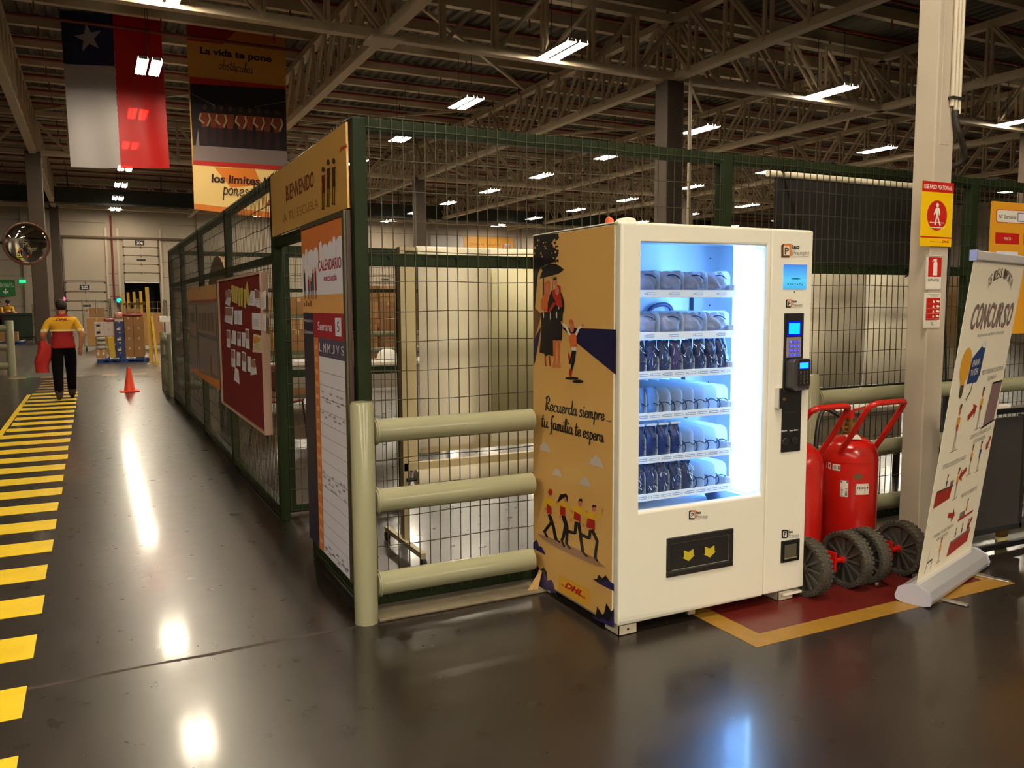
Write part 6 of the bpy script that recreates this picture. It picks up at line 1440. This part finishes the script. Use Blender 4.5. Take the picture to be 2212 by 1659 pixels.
for i in range(7): carton(.6, 24.18, zp + i * .135, .21, .36, .134, 'navy printed box in the blue tower, %s from the deck' % ORD[i], BBOX, 0, GG, 'printed_box', LABELM if i % 2 else None)
carton(.6, 24.18, zp + 7 * .135, .21, .36, .07, 'white lid box closing the blue tower', WBAG, 0, GG, 'printed_box')
o = MB().prism([(.335, 24.02, zp), (.49, 24.02, zp), (.455, 24.02, zp + .56), (.29, 24.02, zp + .56)], (0, .28, 0)).build('yellow_case', YBAG, None, bevel=.02); tag(o, 'yellow case standing on the pallet beside the blue tower', 'case', GG)
for i in range(2): carton(.085 + i * .125, 24.2, zp, .12, .36, .22, 'small brown carton at the pallet corner, %s from the edge' % ORD[i], CART2, 0, GG, mark=LABELM)
for i in range(3): bag(.15, 24.2, zp + .222 + i * .115, .25, .36, .114, SBAG, 'silvery film bag lying on the corner cartons, %s from below' % ORD[i], 'film_bag', i)
for i in range(2):
    for k in range(2): carton(.125 + k * .225, 24.24, zp + .572 + i * .18, .22, .36, .178, 'white parcel on the pallet, %s layer, %s from the edge' % (ORD[i], ORD[k]), WBAG, 0, GG, 'white_parcel', DARK if k == 0 else None)
bag(.37, 24.22, zp + .934, .26, .3, .09, RBAG, 'short maroon wrapped bag on the white parcels', 'maroon_bag', 4)
bag(.94, 24.2, zp + 1.062, .5, .38, .1, RBAG, 'long maroon wrapped bag on the brown cartons', 'maroon_bag', 5)
bag(.6, 24.2, zp + 1.018, .2, .34, .17, mat('reddish_film_bag', (206, 140, 120), .25, bump=.6, bscale=16), 'shiny reddish bag on top of the blue tower', 'film_bag', 6)
carton(.96, 24.2, zp + 1.17, .34, .3, .1, 'flat light brown carton on the long maroon bag', CART2, 0, GG)
q = 0
for i in range(3):
    for k in range(3): carton(1.95 + k * .36, 25.1, zp + i * .3, .35, .6, .298, 'carton on the second pallet, %s layer, %s from the guard post' % (ORD[i], ORD[k]), (CART, CART2, WBAG)[(i + k) % 3], 0, 'cartons on the second pallet')
for k in range(2): carton(1.85 + k * .5, 25.0, zp + .902, .45, .4, .16, 'white foam box on top of the second pallet, %s from the guard post' % ORD[k], WHITE, 0, 'cartons on the second pallet')
carton(-3.1, 38.3, zp, .8, .7, .35, 'brown carton on the pallet by the side column', CART); 
# yellow guard posts
T_ = thing('yellow_guard_frame', 'yellow painted steel guard frame beside the loaded pallet', 'guard', (1.4, 23.4, 0)); YST = mat('yellow_steel', (206, 160, 40), .4)
MB().bar((1.33, 23.9, 0), (1.3, 24.0, 1.98), .09, .06).build('upright', YST, T_); MB().bar((1.42, 23.2, .02), (1.36, 23.6, 1.2), .06, .06).build('brace', YST, T_); MB().box(1.33, 1.52, 23.1, 23.3, 0, .02).build('foot_plate', YST, T_); MB().box(1.26, 1.4, 23.8, 24.0, 0, .02).build('foot_plate', YST, T_)
for i in range(4): MB().bar((1.25 - .12 * i, 25.6 + 1.2 * i, 0), (1.22 - .12 * i, 25.6 + 1.2 * i, 1.9), .07, .05).build('upright', YST, T_)
MB().bar((1.3, 24.0, 1.55), (.9, 29.2, 1.55), .05, .06).build('top_rail', YST, T_)
# roll containers
CAGE = mat('zinc_cage', (140, 132, 112), .4, metal=.5)
cg0 = None
def cage(loc, label):
    global cg0
    if cg0 is None:
        t = thing('roll_container', label, 'trolley', (0, 0, 0), 0, 'roll containers in the hall')
        MB().box(-.4, .4, -.35, .35, .16, .2).build('base', CAGE, t, local=True)
        for x_ in (-.4, .4):
            MB().tube(smoothline([(x_, -.35, .2), (x_, -.35, 1.6), (x_, -.3, 1.68), (x_, .3, 1.68), (x_, .35, 1.6), (x_, .35, .2)], 3), .015, 6).build('side_frame', CAGE, t, local=True)
            w = MB()
            for k in range(6): w.bar((x_, -.35, .4 + k * .2), (x_, .35, .4 + k * .2), .01)
            for k in range(5): w.bar((x_, -.28 + k * .14, .2), (x_, -.28 + k * .14, 1.66), .01)
            w.build('wire_mesh', CAGE, t, local=True)
        w = MB()
        for k in range(7): w.bar((-.4, .35, .3 + k * .22), (.4, .35, .3 + k * .22), .01)
        for k in range(6): w.bar((-.36 + k * .144, .35, .2), (-.36 + k * .144, .35, 1.66), .01)
        w.build('wire_mesh', CAGE, t, local=True)
        for x_ in (-.34, .34):
            for y_ in (-.28, .28): MB().cyl((x_ - .02, y_, .075), (x_ + .02, y_, .075), .075, 10).build('wheel', BLACK, t, local=True)
        cg0 = t
    else: t = dup(cg0)
    t.location = loc; tag(t, label, 'trolley', 'roll containers in the hall'); return t
for i, (x_, y_) in enumerate(((.1, 31), (.95, 31.2), (1.8, 31), (.5, 33.2), (2.7, 31.4), (3.6, 31.2))):
    cage((x_, y_, 0), 'wire roll container behind the loaded pallet, %s from the walkway' % ORD[i]); carton(x_, y_, .2005, .6, .5, .9 + .08 * (i % 3), 'tall carton inside the wire roll container, %s from the walkway' % ORD[i], (CART2, CART)[i % 2], 0, 'cartons in roll containers')
for i, (x_, y_) in enumerate(((-.6, 52), (.2, 52.6))): carton(x_, y_, 0, .8, .7, 1.1 + .3 * i, 'stacked goods before dock door 205, %s' % ('lower pile', 'higher pile')[i], (SBAG, CART)[i])
# goods behind the cage seen through the mesh
for i in range(4):
    for k in range(3): carton(7.4 + k * .62, 24.6, .1405 + i * .48, .6, .7, .478, 'tan carton on the stacked pallet behind the cage, %s layer, %s from the fence' % (ORD[i], ORD[k]), (CART2, CART)[(i + k) % 2], 0, 'cartons stacked behind the cage')
pallet(8.02, 24.6, 1.9, 1.1, 'blue pallet under the tall carton stack behind the cage')
guard('grey tubular guard rail across the back of the cage', [(4.2, 16.2), (7.2, 16.2)], [((4.25, 16.2), (7.15, 16.2))], top=1.05, loc=(4.2, 16.2, 0))
for i in range(5): carton(3.6 + i * .75, 19.6 + .3 * (i % 2), 0, .7, .6, 1.0 + .15 * (i % 3), 'tall brown carton standing behind the cage, %s from the walkway' % ORD[i], (CART, CART2)[i % 2], 0, 'cartons behind the cage', mark=LABELM if i == 1 else None)
# ------------------------------------------------------------------ far station by the walkway: bin, shelf trolley, green sign, signal lamps
DGR = mat('dark_green_bin', (30, 44, 24), .6)
T_ = thing('collection_bin', 'dark green bin in front of the people at the far station', 'bin', (-2.9, 42.5, 0)); MB().box(-3.55, -2.35, 42.1, 42.9, .15, 1.15).build('bin_body', DGR, T_, bevel=.03); MB().box(-3.6, -2.3, 42.05, 42.95, 1.12, 1.2).build('bin_rim', DGR, T_); MB().box(-3.5, -2.4, 42.15, 42.85, 0, .15).build('bin_base', DARK, T_)
T_ = thing('work_platform', 'low grey platform under the people at the far station', 'platform', (-4.2, 43.8, 0)); MB().box(-6.2, -3.0, 43.1, 44.6, .02, .1).build('deck', mat('platform_grey', (120, 112, 104), .7), T_)
for x_ in (-6.1, -3.3):
    for y_ in (43, 44.3): MB().box(x_ - .04, x_ + .04, y_ - .04 + .1, y_ + .04 + .1, 0, .02).build('leg', DARK, T_)
T_ = thing('shelf_trolley', 'grey shelf trolley parked by the side column', 'trolley', (-1.9, 40, 0))
for z_ in (.2, .75, 1.3): MB().box(-2.25, -1.4, 39.7, 40.4, z_, z_ + .06).build('shelf', mat('trolley_grey', (120, 114, 106), .5), T_)
for x_ in (-2.25, -1.44): MB().box(x_, x_ + .04, 39.7, 39.74, 0, 1.6).box(x_, x_ + .04, 40.36, 40.4, 0, 1.6).build('upright_frame', CAGE, T_)
SG = mat('sign_green', (30, 120, 52), .4)
T_ = tag(MB().box(-5.3, -4.28, 60.7, 60.74, 2.15, 3.16).build('exit_sign', SG), 'green emergency exit sign with a white arrow on the dock wall', 'sign')
a = Art(lambda p: (p[0], 60.7, p[1]), (0, -1, 0), .006); a.text('SALIDA DE', (-5.2, 2.86), (-4.4, 2.86), (-5.2, 2.98), WHITE); a.text('EMERGENCIA', (-5.25, 2.7), (-4.33, 2.7), (-5.25, 2.82), WHITE); a.poly([(-4.83, 2.62), (-4.77, 2.62), (-4.77, 2.4), (-4.68, 2.48), (-4.63, 2.43), (-4.8, 2.28), (-4.97, 2.43), (-4.92, 2.48), (-4.83, 2.4)], WHITE); a.done('sign_print', T_)
MB().box(-5.25, -4.3, 60.74, 61, 2.6, 2.7).build('bracket', DARK, T_)
T_ = tag(MB().box(-4.05, -3.7, 60.85, 60.95, 3.0, 3.15).build('exit_lamp', mat('lit_green_exit', (30, 190, 120), .4, emit=2.0, erg=L3((20, 200, 120)))), 'small lit green exit lamp on the dock wall', 'lamp')
def signal(x, z, rgb, label):
    t = thing('dock_signal', label, 'lamp', (x, 60.6, z)); MB().box(x - .04, x + .04, 60.78, 60.795, z - .1, z + .1).build('bracket', DARK, t); MB().box(x - .14, x + .14, 60.55, 60.78, z - .3, z + .22).build('lamp_case', BLACK, t, bevel=.02)
    MB().sphere((x, 60.54, z + .04), .13, 12, 8, sq=(1, .5, 1)).build('lens', mat('lens_' + label.split()[1], rgb, .3, emit=30.0, erg=L3(rgb)), t, smooth=60)
q = onY((137, 647), 60.8); signal(q.x, q.z, (255, 20, 40), 'lit red dock signal beside dock door 205'); q = onY((257, 650), 60.8); signal(q.x, q.z, (0, 240, 150), 'lit green dock signal between the dock doors')
MB().cyl((1.32, 60.85, 1.9), (1.32, 60.85, 7.4), .06, 8).build('riser_pipe', PIPE, wb, smooth=40)
# office sign on the far wall
T_ = tag(MB().box(26.4, 30.7, 60.7, 60.8, 5.2, 6.85).build('office_sign', mat('office_ochre', (196, 140, 44), .5)), 'ochre office sign high on the far wall seen through the cage', 'sign')
a = Art(lambda p: (p[0], 60.7, p[1]), (0, -1, 0), .006); a.text('OFICINA DEL TRABAJADOR', (26.9, 6.05), (29.6, 6.05), (26.9, 6.35), FADE, bold=.01); a.rect(26.45, 5.75, 29.8, 5.82, FADE); a.rect(29.75, 5.9, 30.45, 6.35, MAROON); a.text('DHL', (29.85, 6.0), (30.35, 6.0), (29.85, 6.25), SIGNY, 2, bold=.03, shear=.3); a.done('sign_print', T_)
T_ = tag(MB().box(23.6, 26.35, 60.7, 60.8, 4.6, 6.85).build('wall_panel_board', mat('pale_grey_board', (176, 170, 166), .5)), 'pale grey board beside the ochre office sign on the far wall', 'board')
